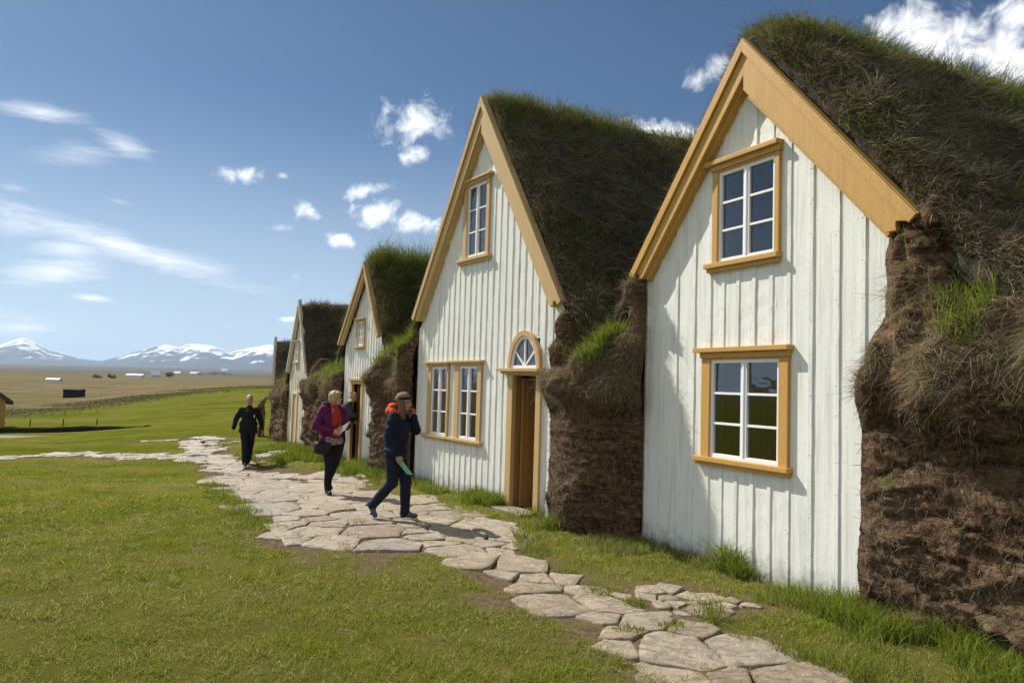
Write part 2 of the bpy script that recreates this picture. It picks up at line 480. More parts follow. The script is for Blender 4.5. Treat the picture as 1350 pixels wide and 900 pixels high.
# brown moor beyond the mown field
ratio = X / np.maximum(Y, 1)
edge = np.interp(ratio, [-.75, -.66, -.5, -.33, 0.0], [52, 60, 72, 90, 110])
moor = S(np.log(np.maximum(Y, 1)) + 0.10 * fbm(X * .02, Y * .05, 2), np.log(edge) - 0.05, np.log(edge) + 0.12)
moor = moor * S(np.abs(ratio), 5, 2)
far_pl = S(np.log(np.maximum(Y, 1)), np.log(450), np.log(2200))
gravel = S(poly_dist(X, Y, [(-26, 34.4), (-20.6, 34.2), (-21.5, 33.0), (-26, 31.8)]) * np.where(in_poly(X, Y, [(-26, 34.4), (-20.6, 34.2), (-21.5, 33.0), (-26, 31.8)]), -1, 1), .3, -.2)
def m_ground(t):
    p = t.pos()
    n1 = t.noise(p, 0.9, 5, .6)
    n2 = t.noise(p, 9, 5, .65)
    n3 = t.noise(p, 0.12, 4, .6)
    n4 = t.noise(p, 60, 3, .6)
    n5 = t.noise(t.mapping(p, (.06, .5, 1), (0, 0, .25)), 1.0, 5, .6)
    g = t.ramp(n1, [(.33, (.075, .105, .007)), (.52, (.135, .150, .012)), (.68, (.21, .185, .036))])
    g = t.mix(t.math('MULTIPLY', t.ramp(n2, [(.45, 0), (.7, 1)]), .5), g, (.15, .135, .028))
    g = t.mix(t.ramp(n3, [(.42, 0), (.62, .55)]), g, (.062, .09, .006))
    g = t.mix(t.ramp(n5, [(.44, 0), (.66, .75)]), g, (.20, .165, .058))
    g = t.mix(t.math('MULTIPLY', n4, .45), g, (.050, .056, .007))
    g = t.mix(t.math('MULTIPLY', t.attr('under'), .45), g, (.055, .048, .016))
    so = t.ramp(t.noise(p, 14, 6, .65), [(.3, (.075, .052, .032)), (.55, (.140, .100, .062)), (.75, (.19, .145, .09))])
    mo = t.noise(t.mapping(p, (.035, .10, 1)), 1.0, 9, .78)
    m2_ = t.noise(t.mapping(p, (.006, .035, 1)), 1.0, 8, .7)
    mc = t.ramp(mo, [(.32, (.045, .046, .024)), (.42, (.115, .095, .050)), (.52, (.185, .138, .080)), (.60, (.215, .165, .10)), (.70, (.070, .062, .036))])
    mc = t.mix(t.ramp(m2_, [(.44, 0), (.60, .6)]), mc, (.105, .11, .036))
    fc = t.ramp(t.noise(t.mapping(p, (.0008, .006, 1)), 1.0, 7, .62), [(.34, (.050, .048, .036)), (.46, (.135, .105, .070)), (.54, (.075, .072, .045)), (.66, (.18, .145, .10))])
    c = t.mix(t.attr('moor'), g, mc)
    c = t.mix(t.attr('far'), c, fc)
    c = t.mix(t.attr('soil'), c, so)
    c = t.mix(t.attr('gravel'), c, (.30, .27, .24))
    h = t.math('ADD', n2, t.math('MULTIPLY', n4, .6))
    t.out(t.bsdf(c, .95, .0, t.bump(h, .7, .04)))
ground = link("ground", grid_mesh("ground", np.stack([X, Y, Z], -1), {'under': S(np.hypot(X, Y), 13, 5), 'soil': soil, 'moor': moor, 'far': far_pl, 'gravel': gravel}), material("ground", m_ground))
tag(ground, "open ground with mown green lawn, bare soil and brown moor beyond", "ground", kind="structure")
def ground_z(x, y):
    x = np.asarray(x, float); y = np.asarray(y, float)
    nr = S(np.hypot(x, y - 12), 60, 30)
    return terrain(x, y) + nr * (0.035 * fbm(x * 0.7, y * 0.7, 3) + 0.015 * fbm(x * 3, y * 3, 8))

# ------------------------------------------------------------------ materials
def m_paint(base, dirt, wear=.35, bump=.35, foot=False):
    def fn(t):
        p = t.coord('Object')
        n = t.noise(p, 3.0, 6, .65)
        streak = t.noise(t.mapping(p, (14, 14, .9)), 1.0, 5, .6)
        fine = t.noise(t.mapping(p, (60, 60, 9)), 1.0, 4, .6)
        blot = t.noise(p, 26, 3, .6)
        c = t.mix(t.math('MULTIPLY', t.ramp(streak, [(.48, 0), (.75, 1)]), wear), base, dirt)
        c = t.mix(t.math('MULTIPLY', t.ramp(n, [(.5, 0), (.72, 1)]), wear * .8), c, tuple(a * .8 for a in base))
        c = t.mix(t.math('MULTIPLY', t.ramp(blot, [(.66, 0), (.74, 1)]), wear * .9), c, dirt)
        sz = t.n('ShaderNodeSeparateXYZ'); t.set(sz.inputs[0], p)
        low = t.math('MULTIPLY', t.smooth(t.math('ADD', sz.outputs[2], t.math('MULTIPLY', t.noise(p, 7, 5, .7), .55)), .58, .22), .75 if foot else 0.0)
        c = t.mix(low, c, (.20, .175, .115))
        flake = t.ramp(t.noise(t.mapping(p, (38, 38, 11)), 1.0, 5, .65), [(.64, 0), (.68, 1)])
        c = t.mix(t.math('MULTIPLY', flake, wear * .9), c, dirt)
        h = t.math('ADD', t.math('MULTIPLY', fine, .5), t.math('ADD', streak, t.math('MULTIPLY', blot, .5)))
        t.out(t.bsdf(c, t.ramp(n, [(.3, .45), (.7, .7)]), .35, t.bump(h, bump, .006)))
    return fn
M_WHITE = material("white_paint", m_paint((.75, .75, .69), (.40, .385, .30), .55, .6, True))
M_CREAM = material("cream_paint", m_paint((.60, .55, .42), (.40, .34, .24), .4, .4, True))
M_OCHRE = material("ochre_paint", m_paint((.52, .295, .075), (.27, .15, .05), .35, .45))
M_TAN = material("tan_paint", m_paint((.52, .355, .155), (.30, .20, .10), .3, .35))
M_SASH = material("sash_paint", m_paint((.80, .80, .80), (.55, .54, .5), .15, .15))
M_DOOR = material("door_wood", m_paint((.29, .16, .045), (.14, .07, .026), .4, .3))
M_DARKWOOD = material("dark_wood", lambda t: t.out(t.bsdf(t.ramp(t.noise(t.mapping(t.coord(), (20, 20, 2)), 1, 4), [(.3, (.05, .03, .018)), (.7, (.10, .065, .04))]), .8, .2)))
M_LINING = material("lining_paint", lambda t: t.out(t.bsdf((.42, .40, .35), .7, .2)))
M_IRON = material("dark_cap", lambda t: t.out(t.bsdf((.035, .032, .03), .6, .3)))
M_METAL = material("pale_metal", lambda t: t.out(t.bsdf((.7, .7, .68), .35, .5)))
def m_glass(t):
    fr = t.n('ShaderNodeFresnel'); fr.inputs[0].default_value = 1.62
    wob = t.bump(t.noise(t.coord(), 5.0, 2, .5), .06, .05)
    t.set(fr.inputs['Normal'], wob)
    g = t.n('ShaderNodeBsdfGlossy'); g.inputs['Roughness'].default_value = 0.01
    t.set(g.inputs['Normal'], wob)
    tr = t.n('ShaderNodeBsdfTransparent'); tr.inputs[0].default_value = (.80, .84, .82, 1)
    mx_ = t.n('ShaderNodeMixShader')
    t.set(mx_.inputs[0], t.math('MULTIPLY_ADD', fr.outputs[0], 2.0, .03, clamp=True)); t.set(mx_.inputs[1], tr.outputs[0]); t.set(mx_.inputs[2], g.outputs[0])
    t.out(mx_.outputs[0])
M_GLASS = material("window_glass", m_glass)
def m_turf(t):
    p = t.pos()
    strata = t.noise(t.mapping(p, (1.6, 1.6, 11)), 1.0, 6, .65, .6)
    n2 = t.noise(p, 16, 6, .7)
    n1 = t.noise(p, 1.4, 4, .6)
    c = t.ramp(strata, [(.30, (.030, .017, .011)), (.43, (.115, .062, .035)), (.53, (.22, .135, .080)), (.60, (.125, .068, .038)), (.72, (.060, .034, .021))])
    c = t.mix(t.math('MULTIPLY', t.ramp(n2, [(.38, 1), (.56, 0)]), .8), c, (.020, .012, .009))
    c = t.mix(t.math('MULTIPLY', t.ramp(n1, [(.5, 0), (.66, 1)]), .45), c, (.24, .165, .10))
    c = t.mix(t.math('MULTIPLY', t.ramp(n2, [(.60, 0), (.72, 1)]), .75), c, (.34, .26, .175))
    mz = t.n('ShaderNodeSeparateXYZ'); t.set(mz.inputs[0], t.n('ShaderNodeNewGeometry').outputs['Normal'])
    moss = t.math('MULTIPLY', t.smooth(mz.outputs[2], .25, .8), t.ramp(t.noise(p, 2.6, 4, .6), [(.46, 0), (.60, .8)]))
    c = t.mix(moss, c, (.075, .085, .018))
    h = t.math('ADD', t.math('MULTIPLY', strata, 1.4), n2)
    t.out(t.bsdf(c, .95, .08, t.bump(h, 1.0, .05)))
M_TURF = material("turf_soil", m_turf)
def m_roofturf(t):
    p = t.pos()
    n = t.noise(p, 5, 6, .7)
    c = t.ramp(n, [(.3, (.022, .018, .012)), (.5, (.055, .046, .030)), (.7, (.105, .085, .055))])
    t.out(t.bsdf(c, .95, .08, t.bump(n, 1.0, .06)))
M_ROOF = material("roof_turf", m_roofturf)
def grass_mat(dead, green, trans=.35):
    """dead / green: (dark, mid, light) tones picked per blade"""
    def fn(t):
        r = t.island()
        hue = t.attr('hue')
        d = t.ramp(r, [(0.0, dead[0]), (.5, dead[1]), (1.0, dead[2])])
        g = t.ramp(r, [(0.0, green[0]), (.5, green[1]), (1.0, green[2])])
        c = t.mix(t.math('ADD', hue, t.math('MULTIPLY', t.math('SUBTRACT', r, .5), .3), clamp=True), d, g)
        c = t.mix(t.attr('pale'), c, t.ramp(r, [(0, (.20, .155, .095)), (1, (.42, .34, .22))]))
        b = t.bsdf(c, .8, .06)
        tl = t.n('ShaderNodeBsdfTranslucent')
        t.set(tl.inputs[0], c)
        m = t.n('ShaderNodeMixShader'); m.inputs[0].default_value = trans
        t.set(m.inputs[1], b); t.set(m.inputs[2], tl.outputs[0])
        t.out(m.outputs[0])
    return fn
G_GREEN = ((.095, .155, .008), (.165, .225, .014), (.27, .30, .04))
M_LAWN = material("lawn_blades", grass_mat(((.22, .175, .05), (.42, .345, .14), (.68, .58, .33)), ((.095, .155, .006), (.205, .265, .012), (.38, .40, .045))))
M_TUFT = material("long_grass", grass_mat(((.20, .17, .08), (.30, .25, .13), (.42, .36, .22)), G_GREEN, .45))
M_ROOFGRASS = material("roof_grass", grass_mat(((.066, .050, .034), (.155, .12, .082), (.31, .25, .165)), ((.075, .105, .010), (.14, .18, .018), (.25, .27, .04)), .3))
M_HAY = material("dead_grass", grass_mat(((.125, .092, .058), (.26, .20, .125), (.44, .355, .225)), G_GREEN, .25))

# ------------------------------------------------------------------ flagstone paths
def clip(poly, a, b, c):
    """keep a*x+b*y<=c"""
    out = []
    n = len(poly)
    for i in range(n):
        p, q = poly[i], poly[(i + 1) % n]
        dp, dq = a * p[0] + b * p[1] - c, a * q[0] + b * q[1] - c
        if dp <= 0: out.append(p)
        if (dp < 0 < dq) or (dq < 0 < dp):
            k = dp / (dp - dq)
            out.append((p[0] + (q[0] - p[0]) * k, p[1] + (q[1] - p[1]) * k))
    return out
def seeds(poly, size, tries=60000):
    xs, ys = [p[0] for p in poly], [p[1] for p in poly]
    rng = np.random.default_rng(int(abs(xs[0] * 100)) + 3)
    q = rng.uniform((min(xs) - 1.2, min(ys) - 1.2), (max(xs) + 1.2, max(ys) + 1.2), (tries, 2))
    q = q[in_poly(q[:, 0], q[:, 1], poly) | (poly_dist(q[:, 0], q[:, 1], poly) < 1.1)]
    pts = np.zeros((0, 3))
    for x, y in q:
        sz = size(x, y) * rng.choice([.62, .8, 1.0, 1.2, 1.4])
        if len(pts) and np.min(np.hypot(pts[:, 0] - x, (pts[:, 1] - y)) - .46 * (pts[:, 2] + sz)) < 0: continue
        pts = np.vstack([pts, (x, y, sz)])
    return pts
def stones(poly, size, gap, zc, MBs, keep=1.0, thick=.05, inset=0.0):
    sd = seeds(poly, size)
    ins = in_poly(sd[:, 0], sd[:, 1], poly)
    if inset:
        ins &= poly_dist(sd[:, 0], sd[:, 1], poly) > inset * sd[:, 2]
    rng = random.Random(len(sd))
    V, F, T = MBs
    for i in np.nonzero(ins)[0]:
        if rng.random() > keep: continue
        x, y, sz = sd[i]
        d = np.hypot(sd[:, 0] - x, sd[:, 1] - y)
        nb = np.nonzero((d < sz * 3.2 + .4) & (d > 0))[0]
        R_ = sz * 1.15
        cell = [(x + R_ * math.cos(a), y + R_ * math.sin(a)) for a in [k * math.pi / 5 + .2 for k in range(10)]]
        g = gap(x, y) * rng.uniform(.6, 1.6)
        for j in nb:
            dx, dy = sd[j, 0] - x, sd[j, 1] - y
            # weighted bisector so that large stones stay large
            k = .5 + (sz - sd[j, 2]) / (2 * d[j])
            k = min(max(k, .25), .75)
            nx, ny = dx / d[j], dy / d[j]
            a_ = rng.uniform(-.16, .16)
            nx, ny = nx * math.cos(a_) - ny * math.sin(a_), nx * math.sin(a_) + ny * math.cos(a_)
            cx, cy = x + dx * k, y + dy * k
            cell = clip(cell, nx, ny, cx * nx + cy * ny - g / 2)
            if len(cell) < 3: break
        if len(cell) < 3: continue
        ar = .5 * abs(sum(cell[q][0] * cell[(q + 1) % len(cell)][1] - cell[(q + 1) % len(cell)][0] * cell[q][1] for q in range(len(cell))))
        if ar < .012: continue
        # corner cutting once, then resample with rough edges
        c2 = []
        for q in range(len(cell)):
            p, r_ = cell[q], cell[(q + 1) % len(cell)]
            c2 += [(p[0] * .96 + r_[0] * .04, p[1] * .96 + r_[1] * .04), (p[0] * .04 + r_[0] * .96, p[1] * .04 + r_[1] * .96)]
        pts = []
        for q in range(len(c2)):
            p, r_ = c2[q], c2[(q + 1) % len(c2)]
            ln = math.hypot(r_[0] - p[0], r_[1] - p[1]); m = max(1, int(ln / .055))
            for h in range(m):
                pts.append((p[0] + (r_[0] - p[0]) * h / m, p[1] + (r_[1] - p[1]) * h / m))
        pts = np.array(pts); ctr = pts.mean(0)
        rel = pts - ctr
        wob = 1 + .09 * fbm(pts[:, 0] * 4 + i, pts[:, 1] * 4, 2, 3) + .05 * fbm(pts[:, 0] * 19, pts[:, 1] * 19, 4, 2)
        rel = rel * wob[:, None]
        tx, ty = rng.uniform(-.028, .028), rng.uniform(-.028, .028)
        zt = rng.uniform(.003, .020) + zc
        n = len(rel); b = len(V)
        def ring(f, dz, noise):
            q = ctr + rel * f
            zz = ground_z(ctr[0], ctr[1]) * .5 + ground_z(q[:, 0], q[:, 1]) * .5 + zt + dz + (q[:, 0] - ctr[0]) * tx + (q[:, 1] - ctr[1]) * ty
            zz = zz + noise * fbm(q[:, 0] * 6, q[:, 1] * 6, i, 3)
            return [(q[k, 0], q[k, 1], zz[k]) for k in range(n)]
        rings = ring(.45, 0.003, .022) + ring(.8, .001, .020) + ring(.975, -.001, .014) + ring(1.0, -.010, .008) + ring(1.0, -thick, 0)
        V += rings
        V.append((ctr[0], ctr[1], float(ground_z(ctr[0], ctr[1]) + zt + .005)))
        for k in range(n):
            k2 = (k + 1) % n
            F += [b + 5 * n, b + k, b + k2]; T.append(3)
            for rr in range(4):
                F += [b + rr * n + k, b + (rr + 1) * n + k, b + (rr + 1) * n + k2, b + rr * n + k2]; T.append(4)
def m_stone(t):
    p = t.pos()
    r = t.island()
    n1 = t.noise(p, 3.5, 7, .68); n2 = t.noise(p, 42, 6, .72)
    n3 = t.noise(t.mapping(p, (6, 9, 6), (0, 0, .9)), 1.0, 9, .72, 1.0)
    n4 = t.noise(t.mapping(p, (9, 16, 9), (0, 0, .7)), 1.0, 7, .7, 1.4)
    n5 = t.noise(p, 11, 5, .6)
    c = t.ramp(r, [(0, (.31, .225, .140)), (.25, (.43, .335, .220)), (.55, (.47, .375, .265)), (.8, (.36, .30, .235)), (1, (.42, .315, .195))])
    c = t.mix(t.math('MULTIPLY', t.ramp(n1, [(.46, 0), (.72, 1)]), .5), c, (.29, .215, .145))
    c = t.mix(t.math('MULTIPLY', t.ramp(n3, [(.52, 0), (.66, 1)]), .6), c, (.52, .435, .33))
    crack = t.ramp(n4, [(.30, 1), (.40, 0)])
    c = t.mix(t.math('MULTIPLY', crack, .42), c, (.22, .17, .12))
    c = t.mix(t.math('MULTIPLY', t.ramp(n2, [(.62, 0), (.76, 1)]), .4), c, (.26, .21, .155))
    c = t.mix(t.math('MULTIPLY', t.ramp(n5, [(.58, 0), (.66, 1)]), .35), c, (.30, .29, .27))
    h = t.math('ADD', t.math('MULTIPLY', t.ramp(n3, [(.35, 0), (.48, .55), (.52, .62), (.7, 1)]), 1.3), t.math('ADD', t.math('MULTIPLY', n1, 1.2), t.math('SUBTRACT', t.math('MULTIPLY', n2, .35), t.math('MULTIPLY', crack, .8))))
    t.out(t.bsdf(c, .52, .55, t.bump(h, .9, .03)))
M_STONE = material("flagstone", m_stone)
buf = ([], [], [])
stones(PATH_MAIN, lambda x, y: .60 if y > 12 else (.54 if y > 8.8 else .55), lambda x, y: .016 if y > 9 else .022, 0.0, buf, inset=.03)
path = link("path", fast_mesh("path", *buf), M_STONE)
tag(path, "wide path of irregular sandstone flags along the house fronts", "path", kind="structure")
buf = ([], [], [])
stones(PATCH, lambda x, y: .30, lambda x, y: .03, -.010, buf)
stones(STEPS_A, lambda x, y: .5, lambda x, y: .10, -.01, buf, .9)
stones(STEPS_B, lambda x, y: .42, lambda x, y: .05, 0, buf)
stones(STEPS_C, lambda x, y: .42, lambda x, y: .05, 0, buf)
tag(link("doorstep_path", fast_mesh("doorstep_path", *buf), M_STONE), "small flagstones set in soil between path and house fronts", "path", kind="structure")
buf = ([], [], [])
stones(BRANCH, lambda x, y: .55, lambda x, y: .03, 0.0, buf)
stones(THIN, lambda x, y: .6, lambda x, y: .03, 0.0, buf)
tag(link("side_path", fast_mesh("side_path", *buf), M_STONE), "narrow flagstone path crossing the lawn to the left", "path", kind="structure")

# ------------------------------------------------------------------ houses
HOUSE = {1: (3.16, 6.825, 26.454), 2: (.476, 11.359, 32.155), 3: (-3.01, 17.087, 33.0), 4: (-5.951, 21.983, 30.0), 5: (-8.22, 26.9, 18.5)}
HZ = {1: 0, 2: 0, 3: -.02, 4: -.05, 5: -.25}
def house_frame(h):
    x, y, a = HOUSE[h]; a = R(a)
    return np.array([x, y, HZ[h]]), np.array([math.sin(a), -math.cos(a), 0]), np.array([math.cos(a), math.sin(a), 0])
def hw(h, x, y, z=0.0):
    """house-local to world"""
    o, ex, ey = house_frame(h)
    return o + ex * x + ey * y + np.array([0, 0, z])

def facade(parent, xs_batten, xl, xr, gable, openings, mat, bw=.05, bd=.026, name='facade_wall', rough=.0):
    """vertical boards with cover battens; gable(x) gives the top; openings (x0,x1,z0,z1)"""
    xl0, xl1 = xl; xr0, xr1 = xr          # (bottom, top) edges
    m = MB()
    edges = sorted(set([xl1, xr1] + [x for x in xs_batten if xl1 < x < xr1] + [o for op in openings for o in op[:2]] + [gable.apex]))
    rr = random.Random(3)
    off = 0
    for a, b in zip(edges[:-1], edges[1:]):
        if b - a < 1e-4: continue
        c = (a + b) / 2
        if any(abs(a - x) < 1e-6 for x in xs_batten): off = rr.uniform(-.002, .002)
        cuts = sorted([(o[2], o[3]) for o in openings if o[0] < c < o[1]])
        z = -.15
        segs = []
        for z0, z1 in cuts:
            if z0 > z: segs.append((z, z0, False))
            z = z1
        segs.append((z, None, True))
        for z0, z1, top in segs:
            za, zb = (gable(a), gable(b)) if top else (z1, z1)
            if za <= z0 and zb <= z0: continue
            n = 10
            vs = []
            for k in range(n + 1):
                wv = .0012 * math.sin(3.1 * (a + k) + 7 * a)
                vs += [(a, off + wv, z0 + (za - z0) * k / n), (b, off + wv, z0 + (zb - z0) * k / n)]
            m.add(vs, [(2 * k, 2 * k + 1, 2 * k + 3, 2 * k + 2) for k in range(n)])
    for x in xs_batten:
        if not xl1 < x < xr1: continue
        cuts = sorted([(o[2] - .05, o[3] + .05) for o in openings if o[0] - .02 < x < o[1] + .02])
        z = -.15
        segs = []
        for z0, z1 in cuts:
            if z0 > z: segs.append((z, z0))
            z = z1
        zt = gable(x) - .01
        if zt > z: segs.append((z, zt))
        for z0, z1 in segs:
            n = max(2, int((z1 - z0) / .18))
            vs, fs = [], []
            for k in range(n + 1):
                zz = z0 + (z1 - z0) * k / n
                j = rr.uniform(-.002, .002); d = bd + rr.uniform(-.002, .002); hb = bw / 2 + rr.uniform(-.002, .002)
                vs += [(x - hb + j, .006, zz), (x - hb * .86 + j, -d, zz), (x + hb * .86 + j, -d, zz), (x + hb + j, .006, zz)]
            for k in range(n):
                q = 4 * k
                fs += [(q + i, q + i + 1, q + i + 5, q + i + 4) for i in range(3)]
            fs += [(0, 3, 2, 1), (4 * n, 4 * n + 1, 4 * n + 2, 4 * n + 3)]
            m.add(vs, fs)
            if bw > .049:
                zz = z0 + .12
                while zz < z1 - .05:
                    for sx_ in (-.013, .012):
                        r0 = rr.uniform(.0055, .009); nx_, nz_ = x + sx_ + rr.uniform(-.003, .003), zz + rr.uniform(-.03, .03)
                        m.add([(nx_ + r0 * math.cos(a), -bd + .002, nz_ + r0 * math.sin(a)) for a in (0, 1.05, 2.09, 3.14, 4.19, 5.24)] + [(nx_, -bd - .006, nz_)], [(i_, 6, (i_ + 1) % 6) for i_ in range(6)])
                    zz += rr.uniform(.26, .42)
    o = m.build(name, mat, parent)
    return o
class Gable:
    def __init__(self, xl, zl, xa, za, xr, zr, drop=0.0):
        self.p = (xl, zl, xa, za, xr, zr); self.apex = xa; self.drop = drop
    def __call__(self, x):
        xl, zl, xa, za, xr, zr = self.p
        z = zl + (za - zl) * (x - xl) / (xa - xl) if x < xa else za + (zr - za) * (x - xa) / (xr - xa)
        return z - self.drop
def window(parent, x0, x1, z0, z1, sx0, sx1, sz0, sz1, trim, cols=2, rows=3, depth=.16, lintel=.10, sill=.075, cas=None, lip=.09):
    """x0..z1: outer edges of lintel/sill; sx..sz: white frame"""
    cx0, cx1 = (cas if cas else (x0 + lip, x1 - lip))
    m = MB()
    m.box(cx0, sx0 + .004, -.045, .012, z0 + sill, z1 - lintel)
    m.box(sx1 - .004, cx1, -.045, .012, z0 + sill, z1 - lintel)
    m.box(sx0 + .004, sx1 - .004, -.043, .012, sz1 - .004, z1 - lintel)
    w_ = m.build('window', trim, parent, bevel=.006)
    l = MB()
    l.box(cx0 - .012, cx1 + .012, -.062, .01, z1 - lintel, z1 - lintel * .45)
    l.box(x0, x1, -.10, .01, z1 - lintel * .45, z1)
    l.build('lintel', trim, w_, bevel=.008)
    s = MB()
    s.box(x0 + .02, x1 - .02, -.058, .012, z0, z0 + sill * .45)
    s.box(x0, x1, -.088, .012, z0 + sill * .45, z0 + sill)
    s.build('sill', trim, w_, bevel=.008)
    # white sashes
    b = MB()
    fw = .045
    y0, y1 = -.022, .03
    sz0b = max(sz0, z0 + sill)
    b.box(sx0, sx1, y0, y1, sz1 - fw, sz1); b.box(sx0, sx1, y0, y1, sz0b, sz0b + fw)
    b.box(sx0, sx0 + fw, y0 + .001, y1, sz0b + fw, sz1 - fw); b.box(sx1 - fw, sx1, y0 + .001, y1, sz0b + fw, sz1 - fw)
    cw = (sx1 - sx0) / cols
    for c in range(1, cols):
        b.box(sx0 + c * cw - .045, sx0 + c * cw + .045, y0 + .001, y1, sz0b + fw, sz1 - fw)
        b.box(sx0 + c * cw - .012, sx0 + c * cw + .012, y0 - .010, y0 + .0015, sz0b + fw, sz1 - fw)
    for r in range(1, rows):
        zz = sz0b + fw + (sz1 - sz0b - 2 * fw) * r / rows
        for c in range(cols):
            a = sx0 + c * cw + (.045 if c else fw); e = sx0 + (c + 1) * cw - (.045 if c < cols - 1 else fw)
            b.box(a, e, y0 + .006, y1 - .004, zz - .013, zz + .013)
    b.build('sash', M_SASH, w_, bevel=.004)
    g = MB()
    for c in range(cols):
        for r in range(rows):
            za = sz0b + fw + (sz1 - sz0b - 2 * fw) * r / rows; zb = sz0b + fw + (sz1 - sz0b - 2 * fw) * (r + 1) / rows
            a = sx0 + c * cw + fw; e = sx0 + (c + 1) * cw - fw
            t1, t2 = random.uniform(-.004, .004), random.uniform(-.004, .004)
            g.add([(a, .010 + t1, za), (e, .010 - t1, za), (e, .010 - t1 + t2, zb), (a, .010 + t1 + t2, zb)], [(0, 1, 2, 3)])
    g.build('glazing', M_GLASS, w_)
    lg = MB()
    a, e, za, zb = sx0 + .01, sx1 - .01, sz0b + .01, sz1 - .01
    lg.add([(a, .03, za), (a, depth, za), (a, depth, zb), (a, .03, zb)], [(0, 1, 2, 3)])
    lg.add([(e, .03, za), (e, depth, za), (e, depth, zb), (e, .03, zb)], [(3, 2, 1, 0)])
    lg.add([(a, .03, za), (e, .03, za), (e, depth, za), (a, depth, za)], [(0, 1, 2, 3)])
    lg.add([(a, .03, zb), (e, .03, zb), (e, depth, zb), (a, depth, zb)], [(3, 2, 1, 0)])
    lg.build('lining', M_LINING, w_)
    return w_
def room(parent, xl, xr, gable, depth=3.2):
    """dark timber lined inside of the house"""
    e = .12
    prof = [(xl + e, -.1), (xr - e, -.1), (xr - e, gable(xr) - e), (gable.apex, gable(gable.apex) - .35), (xl + e, gable(xl) - e)]
    m = MB()
    n = len(prof)
    vs = [(x, .05, z) for x, z in prof] + [(x, depth, z) for x, z in prof]
    m.add(vs, [(i, (i + 1) % n, (i + 1) % n + n, i + n) for i in range(n)] + [tuple(range(2 * n - 1, n - 1, -1))])
    return m.build('room', M_DARKWOOD, parent)
def barge(parent, apex, tip, tip_in, apex_in, mat, y0=-.15, y1=-.075, cap=.05, thick=.34, small=False, capmat=None, inner=.045):
    """one sloping gable board with a shaped foot, a raised outer fillet and an inner one"""
    (xa, za), (xt, zt), (xi, zi), (xb, zb) = apex, tip, tip_in, apex_in
    foot = []
    if not small:
        for k, (u, d) in enumerate([(.10, .008), (.2, -.028), (.30, -.042), (.36, -.004), (.46, -.034), (.56, -.052), (.66, -.016), (.74, .03), (.85, .018), (.95, .004)]):
            # offset along the run of the board
            dx, dz = xt - xa, zt - za; ln = math.hypot(dx, dz)
            foot.append((xt + (xi - xt) * u + dx / ln * d, zt + (zi - zt) * u + dz / ln * d))
    m = MB()
    m.prism_xz([(xa, za), (xt, zt)] + foot + [(xi, zi), (xb, zb)], y0, y1)
    b = m.build('bargeboard', mat, parent, bevel=.006)
    dx, dz = xt - xa, zt - za; ln = math.hypot(dx, dz)
    nx, nz = (-dz / ln, dx / ln)
    if nz < 0: nx, nz = -nx, -nz
    f = MB()
    wd = .085 if not small else .05
    e0 = (xa, za); e1 = (xt, zt)
    k = 1.0 if small else .992
    f.prism_xz([(xa, za + .012 / max(nz, .2)), (xt + nx * .012, zt + nz * .012), (xt - nx * wd, zt - nz * wd), (xa, za - wd / max(nz, .2))], y0 - .032, y0 - .002)
    f.build('fillet', mat, b, bevel=.006)
    if not small:
        g = MB()
        wi = inner
        ddx, ddz = xi - xb, zi - zb
        g.prism_xz([(xb, zb), (xi, zi), (xi - nx * wi, zi - nz * wi), (xb, zb - wi / max(nz, .2))], y1 - .02, .004)
        g.build('inner_moulding', mat, b, bevel=.006)
    t = MB()
    t.prism_xz([(xa, za + .013 / max(nz, .2)), (xt + nx * .013, zt + nz * .013), (xt + nx * .020, zt + nz * .020), (xa, za + .020 / max(nz, .2))], y0 - .01, y1 + .01)
    t.build('roof_edge_board', capmat or mat, b)
    return b

